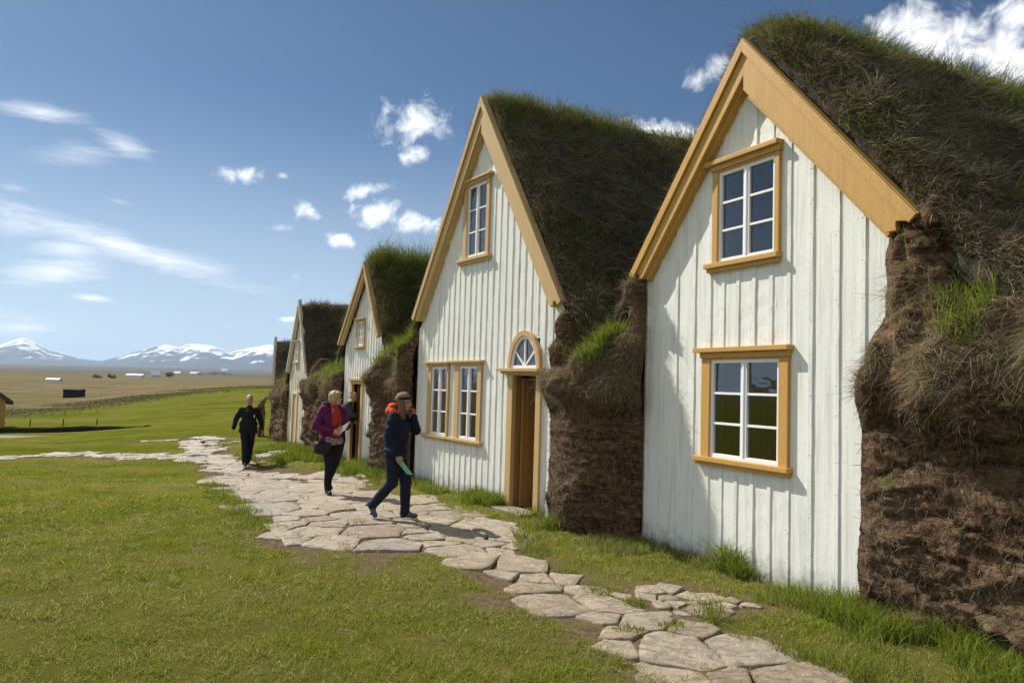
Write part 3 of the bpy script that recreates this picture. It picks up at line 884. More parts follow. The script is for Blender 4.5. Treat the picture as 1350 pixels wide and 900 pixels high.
def turf_roof(parent, h, pts, depth, thick, ridge, seed, nblade, front=-.062, lowl=.6, lowr=.6, green=None, nx=110, ny=90, blade=(.06, .19), rough=1.0, back=None):
    """pts: left eave, apex, right eave (local x,z)"""
    (xl, zl), (xa, za), (xr, zr) = pts
    sl, sr = (za - zl) / (xa - xl), (za - zr) / (xr - xa)
    poly = np.array([(xl - lowl * .75, zl - lowl * sl * .75), (xa, za), (xr + lowr * .75, zr - lowr * sr * .75)])
    seg = np.hypot(np.diff(poly[:, 0]), np.diff(poly[:, 1]))
    cum = np.concatenate([[0], np.cumsum(seg)])
    s = np.linspace(0, cum[-1], nx)
    px, pz = np.interp(s, cum, poly[:, 0]), np.interp(s, cum, poly[:, 1])
    yy = front + (depth - front) * np.linspace(0, 1, ny) ** 1.25
    Sg, Yg = np.meshgrid(s, yy)
    # round the ridge, less so right behind the gable
    wnd = 9
    ker = np.hanning(wnd + 2)[1:-1]; ker /= ker.sum()
    pxs = np.convolve(np.pad(px, wnd // 2, mode='edge'), ker, 'valid'); pzs = np.convolve(np.pad(pz, wnd // 2, mode='edge'), ker, 'valid')
    nxv, nzv = -np.gradient(pzs), np.gradient(pxs)
    ln = np.hypot(nxv, nzv); nxv /= ln; nzv /= ln
    ry = np.array([r[0] for r in ridge]); rz = np.array([r[1] for r in ridge])
    zr_y = np.interp(yy, ry, rz)
    rise = (zr_y - za)                                  # wanted ridge height above the gable tip
    th = np.interp(yy, [front, front + .12, front + .45, depth], [thick * .10, thick * .40, thick, thick * 1.1])
    Px = pxs[None, :] + nxv[None, :] * th[:, None]
    Pz = pzs[None, :] + nzv[None, :] * th[:, None]
    top = Pz.max(axis=1)
    fall = np.exp(-((s - cum[1]) / (cum[-1] * .33)) ** 2)
    Pz = Pz + (zr_y - top)[:, None] * fall[None, :]
    amp = S(Yg, front, front + .5) * .8 + .2
    n_big = fbm(Px * 1.1 + seed, Yg * 1.1, Pz * 1.1, 3) * .24 * rough
    n_mid = fbm(Px * 3.4 + seed, Yg * 3.4, Pz * 3.4, 3) * .10 + (.55 - worley(Px * 2.6 + seed, Yg * 2.6, Pz * 2.6, 5)) * .16
    n_sm = fbm(Px * 9 + seed, Yg * 9, Pz * 9, 3) * .035
    dsp = (n_big + n_mid + n_sm) * amp
    dsp = dsp * (1 - .6 * fall[None, :])
    Gx = Px + nxv[None, :] * dsp; Gz = Pz + nzv[None, :] * dsp
    Gl = np.stack([Gx, Yg + .05 * fbm(Gx * 6, Gz * 6, seed, 2) * (Yg > front + .01), Gz], -1)
    # close the front with a ring tucked in behind the boards
    f0 = np.stack([pxs, np.full(nx, front + .02), pzs - .20], -1)
    mid = []
    for k_ in range(1, 7):
        r_ = f0 + (Gl[0] - f0) * k_ / 7
        r_[:, 1] += .06 * fbm(r_[:, 0] * 7 + seed, r_[:, 2] * 7, k_ * .7, 3) + .05 * (.5 - worley(r_[:, 0] * 6, r_[:, 2] * 9, seed, 3)) + .02
        mid.append(r_)
    Gf = np.concatenate([f0[None], np.array(mid), Gl], 0)
    roof = link('turf_roof', grid_mesh('turf_roof', Gf, smooth=True), M_ROOF, parent)
    # grass in local space
    P, N, i, j = sample_grid(Gl, nblade, weight=(1.0 / (1.0 + .25 * yy[:-1]) * (1 + 2.0 * np.exp(-((yy[:-1] - front) / .3) ** 2)))[:, None] * np.ones((1, nx - 1)))
    flip = N[:, 2] < 0
    N[flip] *= -1
    t_ = (s[j] - cum[1]) / (cum[-1] - cum[1])            # 0 ridge .. 1 right foot; negative on the left slope
    down = np.stack([np.where(t_ > 0, 1, -1) * nzv[j] , np.zeros(len(j)), -np.abs(nxv[j])], -1)
    down /= np.linalg.norm(down, axis=1, keepdims=True) + 1e-9
    gn = fbm(P[:, 0] * 1.3 + seed, P[:, 1] * 1.3, P[:, 2] * 1.3, 3)
    ridge_f = np.exp(-(t_ / .16) ** 2)
    g = green(P, t_, ridge_f, gn) if green else .55 * ridge_f + .18 + .35 * gn
    cl_ = .5 * fbm(P[:, 0] * 2.2, P[:, 1] * 2.2, P[:, 2] * 2.2 + seed, 3) + .9 * (.52 - worley(P[:, 0] * 3.2, P[:, 1] * 3.2, P[:, 2] * 3.2, 6))
    kp = RNG.random(len(P)) < np.clip(.75 + .9 * cl_ + .5 * ridge_f, .25, 1)
    P, N, j, t_, down, ridge_f, g, cl_, gn = [q[kp] for q in (P, N, j, t_, down, ridge_f, g, cl_, gn)]
    n_ = len(P)
    pl = S(fbm(P[:, 0] * 2.2 + 9, P[:, 1] * 2.2, P[:, 2] * 2.2 + seed, 3), .02, .5) * .6
    pl = np.clip(pl + .35 * np.exp(-((P[:, 1] - front) / .25) ** 2) * RNG.random(n_), 0, .8) * (RNG.random(n_) < .7)
    Lb = RNG.uniform(*blade, n_) * np.clip(.85 + .8 * cl_, .4, 1.6) * (1 + .5 * np.clip(g, 0, 1) + .5 * ridge_f * (RNG.random(n_) < .3)) * (.55 + .45 * S(P[:, 1], front, front + .35))
    sl_ = 1 - ridge_f * .85
    swirl = np.stack([fbm(P[:, 0] * 1.8, P[:, 1] * 1.8, P[:, 2] * 1.8 + k_, 3) for k_ in (1, 31, 61)], 1)
    D = N * .6 + np.array([0, 0, 1.0]) * (.7 * ridge_f[:, None] + .35 * np.clip(g, 0, 1)[:, None]) + down * (.55 * sl_ * (1 - .5 * np.clip(g, 0, 1)))[:, None] + RNG.normal(0, .42, P.shape) + swirl * .9
    D /= np.linalg.norm(D, axis=1, keepdims=True)
    bend = down * (.30 * sl_)[:, None] + np.array([0, 0, -.18]) + RNG.normal(0, .3, P.shape) + swirl * .5
    Wb = RNG.uniform(.0035, .008, n_) * (1 + .06 * P[:, 1])
    blades('roof_grass', P, D, Lb, Wb, bend, np.clip(g, 0, 1), M_ROOFGRASS, roof, pl)['kind'] = 'stuff'
    nc = max(60, nblade // 260)
    Cp, Cn, ci, cj = sample_grid(Gl, nc, weight=(1.0 / (1.0 + .4 * yy[:-1]))[:, None] * np.ones((1, nx - 1)))
    Cn[Cn[:, 2] < 0] *= -1
    kk = np.repeat(np.arange(nc), 26); n_ = len(kk)
    off = RNG.normal(0, .045, (n_, 3)); nn_ = Cn[kk]; off -= nn_ * np.sum(off * nn_, 1, keepdims=True)
    D = nn_ * .55 + np.array([0, 0, .6]) + off * 9 + RNG.normal(0, .22, (n_, 3)); D /= np.linalg.norm(D, axis=1, keepdims=True)
    hc = np.clip(RNG.normal(.35, .35, nc), 0, 1)[kk]; pc = np.where(RNG.random(nc) < .4, RNG.uniform(.3, .9, nc), 0)[kk] * (hc < .4)
    blades('grass_tufts', Cp[kk] + off, D, RNG.uniform(.10, .30, n_) * RNG.uniform(.6, 1.2, nc)[kk], RNG.uniform(.0035, .007, n_), off * 5 + np.array([0, 0, -.3]) + RNG.normal(0, .15, (n_, 3)), hc, M_ROOFGRASS, roof, pc)['kind'] = 'stuff'
    # ragged straw where the sods end behind the gable boards
    kf = int(np.searchsorted(yy, front + .42))
    P, N, i, j = sample_grid(Gl[:kf + 1], nblade // 7)
    N[N[:, 2] < 0] *= -1
    sw = np.stack([fbm(P[:, 0] * 4, P[:, 1] * 4, P[:, 2] * 4 + k_, 2) for k_ in (1, 31, 61)], 1)
    D = N * .5 + np.array([0, -.25, .1]) + RNG.normal(0, .5, P.shape) + sw * .8; D /= np.linalg.norm(D, axis=1, keepdims=True)
    n_ = len(P)
    blades('edge_straw', P, D, RNG.uniform(.04, .14, n_), RNG.uniform(.003, .007, n_), RNG.normal(0, .4, P.shape) + np.array([0, 0, -.25]), np.clip(.15 + .5 * fbm(P[:, 0] * 3, P[:, 1] * 3, P[:, 2] * 3, 2), 0, 1), M_ROOFGRASS, roof,
           np.clip(.35 + .9 * fbm(P[:, 0] * 2.5, P[:, 1] * 2.5, P[:, 2] * 2.5 + 5, 3), 0, .85))['kind'] = 'stuff'
    return roof

def turf_wall(name, label, A, B, prof, seed, depth_dir, nhay=9000, nfib=7000, ngreen=1500, ledge=None, redge=None, outv=None, topv=None, nx=120, group=None, hue0=0.0, gmask=(.04, .96), endf=.45, strata=1.0, hay_len=(.035, .125)):
    """bank of stacked sods from A to B (world xy); prof = (out, z) list from the foot up and back over the top"""
    A, B = np.array(A, float), np.array(B, float)
    e = B - A; ln = np.linalg.norm(e); e /= ln
    no = np.array([e[1], -e[0]])
    if no @ np.array(depth_dir) > 0: no = -no
    pr = np.array(prof)
    cum = np.concatenate([[0], np.cumsum(np.hypot(np.diff(pr[:, 0]), np.diff(pr[:, 1])))])
    u = np.linspace(0, 1, 150)
    lin = np.minimum(cum, 3.6) / 3.6
    q = np.concatenate([np.linspace(0, min(3.6, cum[-1]), 125), np.linspace(min(3.6, cum[-1]), cum[-1], 26)[1:]]) if cum[-1] > 3.6 else np.linspace(0, cum[-1], 150)
    po, pz = np.interp(q, cum, pr[:, 0]), np.interp(q, cum, pr[:, 1])
    k = np.hanning(9)[1:-1]; k /= k.sum()
    po = np.convolve(np.pad(po, 3, mode='edge'), k, 'valid'); pz = np.convolve(np.pad(pz, 3, mode='edge'), k, 'valid')
    v = np.linspace(0, 1, nx)
    Vg, Og = np.meshgrid(v, po); _, Zg = np.meshgrid(v, pz)
    Qg = np.meshgrid(v, q)[1]
    if topv is not None: Zg = Zg + topv(Vg, Zg, Og)
    if outv is not None: Og = Og + outv(Vg, Zg)
    x_l = ledge(Zg) if ledge else 0.0
    x_r = redge(Zg) if redge else 0.0
    along = (x_l) + Vg * (ln - x_l - x_r)
    up_f = S(Zg, 1.45, 2.0)
    wx, wz = along + .12 * fbm(along * 2, Zg * 2, seed, 2), Zg + .12 * fbm(along * 2 + 9, Zg * 2, seed, 2)
    lump = np.clip(.70 - worley(wx * 1.55 + seed, wz * 1.9, Og * 1.2, 3), -.25, .6) * .52 + (.6 - worley(wx * 3.6, wz * 4.4 + seed, Og * 3, 4)) * .17
    d1 = fbm(along * 1.3 + seed, Zg * 1.1, Og * 1.5, 3) * .13 + lump * (.16 + .84 * up_f)
    lay = Zg * 6.5 + 2.6 * fbm(along * 1.1 + seed, Zg * 1.0, 2, 4)
    li = np.floor(lay); lf = lay - li
    brk = np.floor(along * 1.7 + 13.7 * vnoise(li, seed, 0))
    d2 = ((vnoise(li * 3.1, brk * 1.7, seed) - .5) * .11 - .10 * S(lf, .22, .02) * S(vnoise(along * 2.2, li * 7.7, 4), .25, .8)) * (1 - .85 * up_f) * strata + strata * fbm(along * 3 + seed, Zg * 9, Og * 5, 4) * .06
    d3 = fbm(along * 9 + seed, Zg * 22, Og * 9, 3) * .045
    edge = S(Vg, 0, .05) * S(Vg, 1, .95) * .6 + .4
    dn = np.gradient(Zg, axis=0); do = np.gradient(Og, axis=0)
    l2 = np.hypot(dn, do) + 1e-9
    n_o, n_z = dn / l2, -do / l2
    disp = (d1 + d2 + d3) * edge
    Og2 = Og + n_o * disp; Zg2 = Zg + n_z * disp * .8
    # pull the two ends back so the bank closes against the boards
    endp = np.minimum(S(Vg, 0, .035), S(Vg, 1, .965))
    Og2 = np.where(Og2 > -.1, (Og2 + .1) * (endf + (1 - endf) * endp) - .1, Og2)
    G = np.stack([A[0] + e[0] * along + no[0] * Og2, A[1] + e[1] * along + no[1] * Og2, Zg2], -1)
    G[..., 2] += 0
    root = empty(name, (float(A[0]), float(A[1]), 0))
    inv = np.array([A[0], A[1], 0])
    Gl = G - inv
    tag(root, label, "turf wall", group)
    body = link('sod_bank', grid_mesh('sod_bank', Gl, flip=True), M_TURF, root)
    lip = np.interp(q, *_lip(pr, cum))
    i_l = int(np.argmax(po[:120]))
    # hanging dead grass along the lip and top
    wgt = (np.exp(-((q - q[i_l] - .08) / .22) ** 2) + .55 * S(q, q[i_l] - .25, q[i_l]) * S(q, q[i_l] + 1.0, q[i_l] + .5))[:-1, None] * (np.clip(.6 + 1.3 * fbm(v * ln * 2.2 + seed, 3.3, 1, 3), .05, 2))[None, :-1] + .16 * (q > q[i_l])[:-1, None] * (q < q[i_l] + 1.6)[:-1, None]
    P, N, i, j = sample_grid(Gl, int(nhay * 2.4), wgt)
    N = np.where((N @ np.array([no[0], no[1], .6]) < 0)[:, None], -N, N)
    out3 = np.array([no[0], no[1], 0])
    kp = RNG.random(len(P)) < S(fbm(P[:, 0] * 3.6 + seed, P[:, 1] * 3.6, P[:, 2] * 3.6, 3), -.25, .35)
    P, N = P[kp], N[kp]; n_ = len(P)
    swirl = np.stack([fbm(P[:, 0] * 2.6, P[:, 1] * 2.6, P[:, 2] * 2.6 + k_, 3) for k_ in (1, 31, 61)], 1)
    D = N * .5 + out3 * .25 + np.array([0, 0, .05]) + RNG.normal(0, .5, P.shape) + swirl * 1.1
    D /= np.linalg.norm(D, axis=1, keepdims=True)
    Lb = RNG.uniform(*hay_len, n_) * np.clip(1 + .5 * RNG.normal(size=n_), .4, 1.7)
    bend = np.array([0, 0, -.5]) + out3 * .1 + RNG.normal(0, .45, P.shape) + swirl * .5
    pl = S(fbm(P[:, 0] * 2.1 + 3, P[:, 1] * 2.1, P[:, 2] * 2.1 + seed, 3), -.1, .5) * .7 * (RNG.random(n_) < .75)
    blades('dead_grass', P, D, Lb, RNG.uniform(.0025, .005, n_), bend, np.clip(hue0 + .06 * RNG.normal(size=n_), 0, 1), M_HAY, body, pl)['kind'] = 'stuff'
    # root fibres over the face
    P, N, i, j = sample_grid(Gl, nfib, (q < q[i_l])[:-1, None] * np.ones((1, nx - 1)) + .05)
    N = np.where((N @ out3 < 0)[:, None], -N, N)
    D = N * .5 + e[0] * 0 + np.array([0, 0, -.35]) + RNG.normal(0, .5, P.shape); D /= np.linalg.norm(D, axis=1, keepdims=True)
    blades('root_fibres', P, D, RNG.uniform(.03, .09, len(P)), RNG.uniform(.003, .006, len(P)), RNG.normal(0, .4, P.shape) + np.array([0, 0, -.4]), np.zeros(len(P)), M_ROOFGRASS, body)['kind'] = 'stuff'
    if ngreen:
        P, N, i, j = sample_grid(Gl, ngreen, ((q > q[i_l] + .25) & (q < q[i_l] + 1.1))[:-1, None] * np.clip(fbm(v * ln * 1.7 + seed * 3, 1.3, 2, 2) * 2 + .25, 0.01, 2)[None, :-1] * ((v > gmask[0]) & (v < gmask[1]))[None, :-1])
        D = np.array([0, 0, 1.0]) + out3 * .25 + RNG.normal(0, .28, P.shape); D /= np.linalg.norm(D, axis=1, keepdims=True)
        blades('green_grass', P, D, RNG.uniform(.14, .34, len(P)), RNG.uniform(.005, .010, len(P)), RNG.normal(0, .22, P.shape) + np.array([0, 0, -.2]), np.clip(.9 + .1 * RNG.normal(size=len(P)), 0, 1), M_TUFT, body)['kind'] = 'stuff'
    return root
def _lip(pr, cum):
    return cum, pr[:, 0]

def house_root(h, label):
    o, ex, ey = house_frame(h)
    r = empty('turf_house', tuple(o), R(HOUSE[h][2] - 90))
    return tag(r, label, "turf house", "white gabled turf houses in a row")

# --- nearest house
h1 = house_root(1, "nearest and largest white gable with one window above another and ochre bargeboards")
APEX1, L1, R1 = (-1.42, 5.67), (-3.399, 3.355), (.614, 3.394)
gab1 = Gable(-3.399, 3.355, -1.42, 5.67, .614, 3.394, .22)
bat1 = [-3.23, -2.95, -2.64, -2.33, -2.06, -1.84, -1.61, -1.37, -1.13, -.89, -.61, -.30, -.02, .22]
facade(h1, bat1, (-3.25, -3.25), (.28, .28), gab1, [(-1.915, -1.057, 3.35, 4.365), (-2.006, -.976, 1.15, 2.258)], M_WHITE, .055, .012)
window(h1, -2.09, -.985, 3.235, 4.50, -1.915, -1.057, 3.335, 4.365, M_OCHRE, cas=(-2.0, -1.0), sill=.10, lintel=.115)
window(h1, -2.235, -.822, 1.075, 2.385, -2.006, -.976, 1.165, 2.258, M_OCHRE, cas=(-2.14, -.86), sill=.095, lintel=.115)
barge(h1, APEX1, R1, (.318, 3.298), (-1.415, 5.126), M_OCHRE)
barge(h1, APEX1, L1, (-3.165, 3.295), (-1.415, 5.29), M_OCHRE, inner=.028)
room(h1, -3.2, .25, gab1)
turf_roof(h1, 1, [L1, APEX1, R1], 9.0, .30, [(0, 5.74), (.09, 5.86), (.65, 6.0), (1.3, 5.99), (9, 6.02)], 3.1, 95000, lowr=1.0, lowl=.7,
          green=lambda P, t, rf, gn: (.6 * rf + .20 + .42 * gn) + .25 * S(P[:, 1], 2.2, 4) * rf, blade=(.06, .19))
# --- second house, with the door
h2 = house_root(2, "white gable with arched fanlight over its open door and a paired window")
APEX2, L2, R2 = (-1.85, 6.80), (-4.33, 3.14), (.63, 3.10)
gab2 = Gable(-4.33, 3.14, -1.85, 6.8, .63, 3.10, .25)
bat2 = list(np.arange(-4.27, .6, .195))
DX0, DX1, DZ = -.765, -.115, 2.055
facade(h2, bat2, (-4.345, -4.345), (.60, .60), gab2, [(-2.45, -1.775, 4.12, 5.38), (-3.655, -3.01, .945, 2.205), (-2.555, -1.895, .945, 2.215), (DX0, DX1, -.2, DZ), (-.80, -.10, 2.13, 2.62)], M_WHITE, .05, .012)
window(h2, -2.735, -1.60, 4.00, 5.49, -2.45, -1.775, 4.11, 5.38, M_TAN, cas=(-2.58, -1.68), sill=.10, lintel=.09, lip=.1)
window(h2, -3.96, -2.915, .862, 2.30, -3.655, -3.01, .95, 2.205, M_TAN, cas=(-3.80, -2.955), sill=.085, lintel=.085)
window(h2, -2.895, -1.70, .862, 2.31, -2.555, -1.895, .95, 2.215, M_TAN, cas=(-2.72, -1.77), sill=.085, lintel=.085)
barge(h2, APEX2, R2, (.315, 3.075), (-1.845, 6.19), M_TAN)
barge(h2, APEX2, L2, (-4.12, 3.095), (-1.845, 6.36), M_TAN, inner=.028)
room(h2, -4.3, .4, gab2)
turf_roof(h2, 2, [L2, APEX2, R2], 8.0, .30, [(0, 6.78), (.23, 6.82), (.86, 6.86), (1.7, 6.90), (8, 7.02)], 8.7, 85000, lowr=.75, lowl=.5,
          green=lambda P, t, rf, gn: .6 * rf + .14 + .45 * gn + .55 * S(t, .72, .95) * S(P[:, 1], 2.0, .5), blade=(.09, .25))
fr = MB()
fr.box(-.925, DX0, -.05, .02, -.05, DZ + .03); fr.box(DX1, .01, -.05, .02, -.05, DZ + .03)
fr.box(DX0, DX1, -.048, .02, DZ, DZ + .03)
frame = fr.build('door_frame', M_TAN, h2, bevel=.006)
cp = MB(); cp.box(-1.12, .06, -.15, .02, 2.115, 2.165); cp.box(-1.06, .03, -.10, .02, 2.08, 2.117)
cp.build('cornice', M_TAN, frame, bevel=.008)
# arched fanlight over the door
FCX, FZ0 = -.46, 2.166
def arch(rx, rz, n=20): return [(FCX + rx * math.cos(math.pi * k / n), FZ0 + rz * math.sin(math.pi * k / n)) for k in range(n + 1)]
def ring_arch(r0, r1, y0, y1):
    m = MB(); a, b = arch(*r0), arch(*r1)
    for k in range(len(a) - 1):
        m.prism_xz([b[k], a[k], a[k + 1], b[k + 1]], y0, y1)
    return m
fan = ring_arch((.45, .58), (.37, .50), -.07, .012).build('fanlight', M_TAN, h2)
wf = ring_arch((.37, .50), (.325, .455), -.045, .02)
wf.box(FCX - .368, FCX + .368, -.046, .02, FZ0, FZ0 + .045)
for an in (36, 90, 144):
    c_, s_a = math.cos(R(an)), math.sin(R(an))
    p0 = (FCX + .02 * c_, FZ0 + .03 + .02 * s_a); p1 = (FCX + .345 * c_, FZ0 + .47 * s_a)
    q_ = (-s_a * .013, c_ * .013)
    wf.prism_xz([(p0[0] + q_[0], p0[1] + q_[1]), (p1[0] + q_[0], p1[1] + q_[1]), (p1[0] - q_[0], p1[1] - q_[1]), (p0[0] - q_[0], p0[1] - q_[1])], -.035 - .001 * an / 36, .0)
wf.build('sash', M_SASH, fan)
gl = MB()
ga = arch(.35, .48)
gl.add([(x, -.012, z) for x, z in ga], [tuple(range(len(ga)))])
gl.build('glazing', M_GLASS, fan)
# door leaf swung inwards against the left reveal
dl = MB()
dl.box(DX0 + .06, DX0 + .10, .09, .74, .04, 2.02)
for z0, z1 in ((.14, .92), (1.02, 1.94)):
    dl.box(DX0 + .10, DX0 + .112, .17, .66, z0, z1)
door = dl.build('door', M_DOOR, h2, bevel=.005)
hd = MB(); hd.tube([(DX0 + .10, .68, 1.74), (DX0 + .15, .68, 1.74), (DX0 + .165, .60, 1.72)], .016); hd.box(DX0 + .1, DX0 + .118, .655, .705, 1.66, 1.84)
hd.build('handle', M_METAL, door)
rv = MB(); rv.box(DX0 - .03, DX0 + .005, .02, .12, -.05, DZ); rv.box(DX1 - .005, DX1 + .03, .02, .3, -.05, DZ); rv.box(DX0, DX1, .02, .3, DZ, DZ + .03)
rv.build('door_lining', M_DOOR, frame)
st = MB(); st.box(DX0 - .25, DX1 + .12, -.34, .05, -.12, .035)
# worn timber sill
st.build('threshold', material("worn_timber", lambda t: t.out(t.bsdf(t.ramp(t.noise(t.mapping(t.coord(), (2, 20, 20)), 1.5, 5), [(.3, (.16, .12, .09)), (.7, (.34, .28, .22))]), .85, .2))), h2, bevel=.012)
# --- third house
h3 = house_root(3, "middle white gable with a small upper window and a visitor at its narrow door")
APEX3, L3, R3 = (-.58, 4.63), (-2.04, 2.80), (.42, 2.91)
gab3 = Gable(-2.04, 2.80, -.58, 4.63, .42, 2.91, .14)
bat3 = list(np.arange(-1.86, .4, .15))
facade(h3, bat3, (-1.93, -1.93), (.38, .38), gab3, [(-1.14, -.74, 2.74, 3.31), (-1.30, -.76, -.2, 1.84)], M_WHITE, .042, .014)
window(h3, -1.24, -.66, 2.66, 3.375, -1.12, -.76, 2.735, 3.31, M_TAN, cas=(-1.20, -.69), sill=.055, lintel=.055, lip=.05)
barge(h3, APEX3, R3, (.26, 2.87), (-.58, 4.33), M_TAN, small=True, capmat=M_TAN)
barge(h3, APEX3, L3, (-1.87, 2.76), (-.58, 4.33), M_TAN, small=True, capmat=M_TAN)
room(h3, -1.9, .28, gab3, 2.6)
turf_roof(h3, 3, [L3, APEX3, R3], 5.0, .30, [(0, 4.66), (.1, 4.78), (.4, 4.85), (1, 4.86), (5, 4.85)], 15.2, 42000, lowr=.9, lowl=.4,
          green=lambda P, t, rf, gn: .62 * rf + .50 + .35 * gn, blade=(.14, .36), nx=80, ny=60)
fr = MB(); fr.box(-1.41, -1.30, -.045, .02, -.05, 1.84); fr.box(-.76, -.65, -.045, .02, -.05, 1.84); fr.box(-1.41, -.65, -.046, .02, 1.84, 1.92)
frame = fr.build('door_frame', M_TAN, h3, bevel=.005)
cp = MB(); cp.box(-1.46, -.60, -.09, .02, 1.922, 1.97); cp.build('cornice', M_TAN, frame, bevel=.005)
dl = MB(); dl.box(-1.26, -1.22, .08, .62, .03, 1.8); door = dl.build('door', M_DOOR, h3, bevel=.004)
hd = MB(); hd.box(-1.22, -1.19, .54, .57, .95, 1.05); hd.build('handle', M_METAL, door)
st = MB(); st.box(-1.45, -.6, -.3, .04, -.1, .05); st.build('threshold', M_STONE, h3, bevel=.02)
# --- fourth house
h4 = house_root(4, "cream gable with a plain brown door and tiny window, fourth from the front")
APEX4, L4, R4 = (-.5, 4.24), (-1.62, 2.16), (.58, 2.13)
gab4 = Gable(-1.62, 2.16, -.5, 4.24, .58, 2.13, .10)
facade(h4, list(np.arange(-1.5, .5, .22)), (-1.55, -1.55), (.5, .5), gab4, [(-.98, -.56, -.3, 1.50), (-.90, -.62, 2.46, 3.02)], M_CREAM, .03, .012)
window(h4, -.98, -.54, 2.40, 3.08, -.90, -.62, 2.45, 3.02, M_CREAM, cols=1, rows=2, cas=(-.95, -.57), sill=.04, lintel=.04)
barge(h4, APEX4, R4, (.45, 2.12), (-.5, 4.02), M_CREAM, small=True, y0=-.09, y1=-.03, capmat=M_CREAM)
barge(h4, APEX4, L4, (-1.5, 2.12), (-.5, 4.02), M_CREAM, small=True, y0=-.09, y1=-.03, capmat=M_CREAM)
room(h4, -1.5, .45, gab4, 2.4)
turf_roof(h4, 4, [L4, APEX4, R4], 4.5, .26, [(0, 4.1), (.25, 4.16), (.7, 4.17), (4.5, 4.12)], 22.2, 26000, lowr=.8, lowl=.4,
          green=lambda P, t, rf, gn: .10 * rf + .02 + .2 * gn, nx=70, ny=50)
fr = MB(); fr.box(-1.06, -.98, -.035, .02, -.15, 1.5); fr.box(-.56, -.48, -.035, .02, -.15, 1.5); fr.box(-1.06, -.48, -.036, .02, 1.5, 1.57)
frame = fr.build('door_frame', M_CREAM, h4)
dl = MB(); dl.box(-.98, -.56, .0, .04, -.1, 1.5); door = dl.build('door', M_OCHRE, h4)
hd = MB(); hd.box(-.66, -.62, -.03, .0, .68, .78); hd.build('handle', M_METAL, door)
st = MB(); st.box(-1.05, -.45, -.25, .0, -.2, .0); st.build('threshold', M_STONE, h4, bevel=.02)
# --- fifth house, seen almost edge-on
h5 = house_root(5, "farthest gable, seen nearly edge-on behind the cream one")
APEX5, L5, R5 = (-.95, 3.62), (-2.1, 1.9), (.2, 1.9)
gab5 = Gable(-2.1, 1.9, -.95, 3.62, .2, 1.9, .08)
facade(h5, list(np.arange(-1.9, .1, .22)), (-2.0, -2.0), (.1, .1), gab5, [(-1.3, -.7, -.2, 1.5)], M_CREAM, .03, .012)
barge(h5, APEX5, R5, (.1, 1.88), (-.95, 3.4), M_CREAM, small=True, y0=-.09, y1=-.03, capmat=M_CREAM)
barge(h5, APEX5, L5, (-1.98, 1.88), (-.95, 3.4), M_CREAM, small=True, y0=-.09, y1=-.03, capmat=M_CREAM)
dl = MB(); dl.box(-1.3, -.7, .0, .04, -.15, 1.5); dl.build('door', M_DOOR, h5)
turf_roof(h5, 5, [L5, APEX5, R5], 4.0, .2, [(0, 3.5), (.25, 3.5), (.7, 3.5), (4, 3.4)], 31.2, 12000, lowr=.8, lowl=.3,
          green=lambda P, t, rf, gn: .1 * rf + .2 * gn, nx=60, ny=40)

# ------------------------------------------------------------------ banks of turf between the houses
P2 = lambda h, x, y: tuple(hw(h, x, y)[:2])
PROF = [(.24, -.15), (.26, .2), (.24, .8), (.22, 1.4), (.28, 1.75), (.31, 1.95), (.20, 2.15), (.02, 2.35), (-.25, 2.55), (-.9, 2.62), (-2, 2.75), (-6, 3.2)]
dd = (math.cos(R(30)), math.sin(R(30)))
# right of the nearest house
PROF_R = [(.06, -.15), (.14, .2), (.12, .8), (.10, 1.4), (.16, 1.85), (.26, 2.05), (.24, 2.25), (.10, 2.42), (.04, 2.60), (.0, 2.95), (-.06, 3.25), (-.3, 3.42), (-.8, 3.6), (-2.0, 4.0), (-6, 5.0)]
turf_wall('turf_wall', "dark layered turf wall filling the right edge beside the nearest gable", P2(1, .02, -.02), P2(1, 4.6, -.02), PROF_R, 4.4, dd, nhay=24000, nfib=20000, ngreen=420, gmask=(.06, .22), endf=.85,
          ledge=lambda z: .02 + .22 * S(z, 1.7, 2.5), outv=lambda v, z: .10 * np.sin(v * 9) * S(z, 1.2, 2.2) - .28 * S(z, 2.45, 2.9) * S(v, .08, .2), topv=lambda v, z, o: .13 * S(z, 1.9, 2.4) * np.sin(v * 14 + 1.2) - .40 * S(z, 2.5, 3.1) * S(v, .10, .2) * (1 + .5 * np.sin(v * 17)), nx=220, group="turf walls between the houses")
turf_wall('turf_wall', "brown turf wall with straw lip between the nearest gable and the fanlight door", P2(2, .50, -.03), P2(1, -3.23, -.03), PROF, 9.3, dd, nhay=14000, nfib=9000, ngreen=1500, strata=.4,
          outv=lambda v, z: (.34 * S(v, .0, .55) * S(v, .95, .62) - .08 * S(v, .7, 1)) * S(z, -.5, .5) * S(z, 3.4, 2.2), topv=lambda v, z, o: S(z, 2.0, 2.5) * (.75 * S(v, .80, .93) + .60 * S(v, .20, .10)) * S(o, -1.2, -.3), gmask=(.2, .78), ledge=lambda z: .10 * S(z, 2.1, 2.6), group="turf walls between the houses")
turf_wall('turf_wall', "dark turf wall between the middle gable and the paired windows", P2(3, .62, -.03), P2(2, -4.33, -.03), PROF, 14.8, dd, nhay=6000, nfib=7000, ngreen=2200,
          outv=lambda v, z: .12 * S(v, .6, .1) * S(z, 3, 2), topv=lambda v, z, o: S(z, 2.0, 2.5) * (.7 * S(v, .85, .95)) * S(o, -1.2, -.3), nx=90, group="turf walls between the houses", hue0=.35)
turf_wall('turf_wall', "straw covered turf wall between the cream gable and the middle one", P2(4, .85, -.03), P2(3, -1.92, -.03), [(o - .06, z * .86) for o, z in PROF], 21.1, dd, nhay=7000, nfib=5000, ngreen=900,
          nx=90, group="turf walls between the houses", hue0=.12)
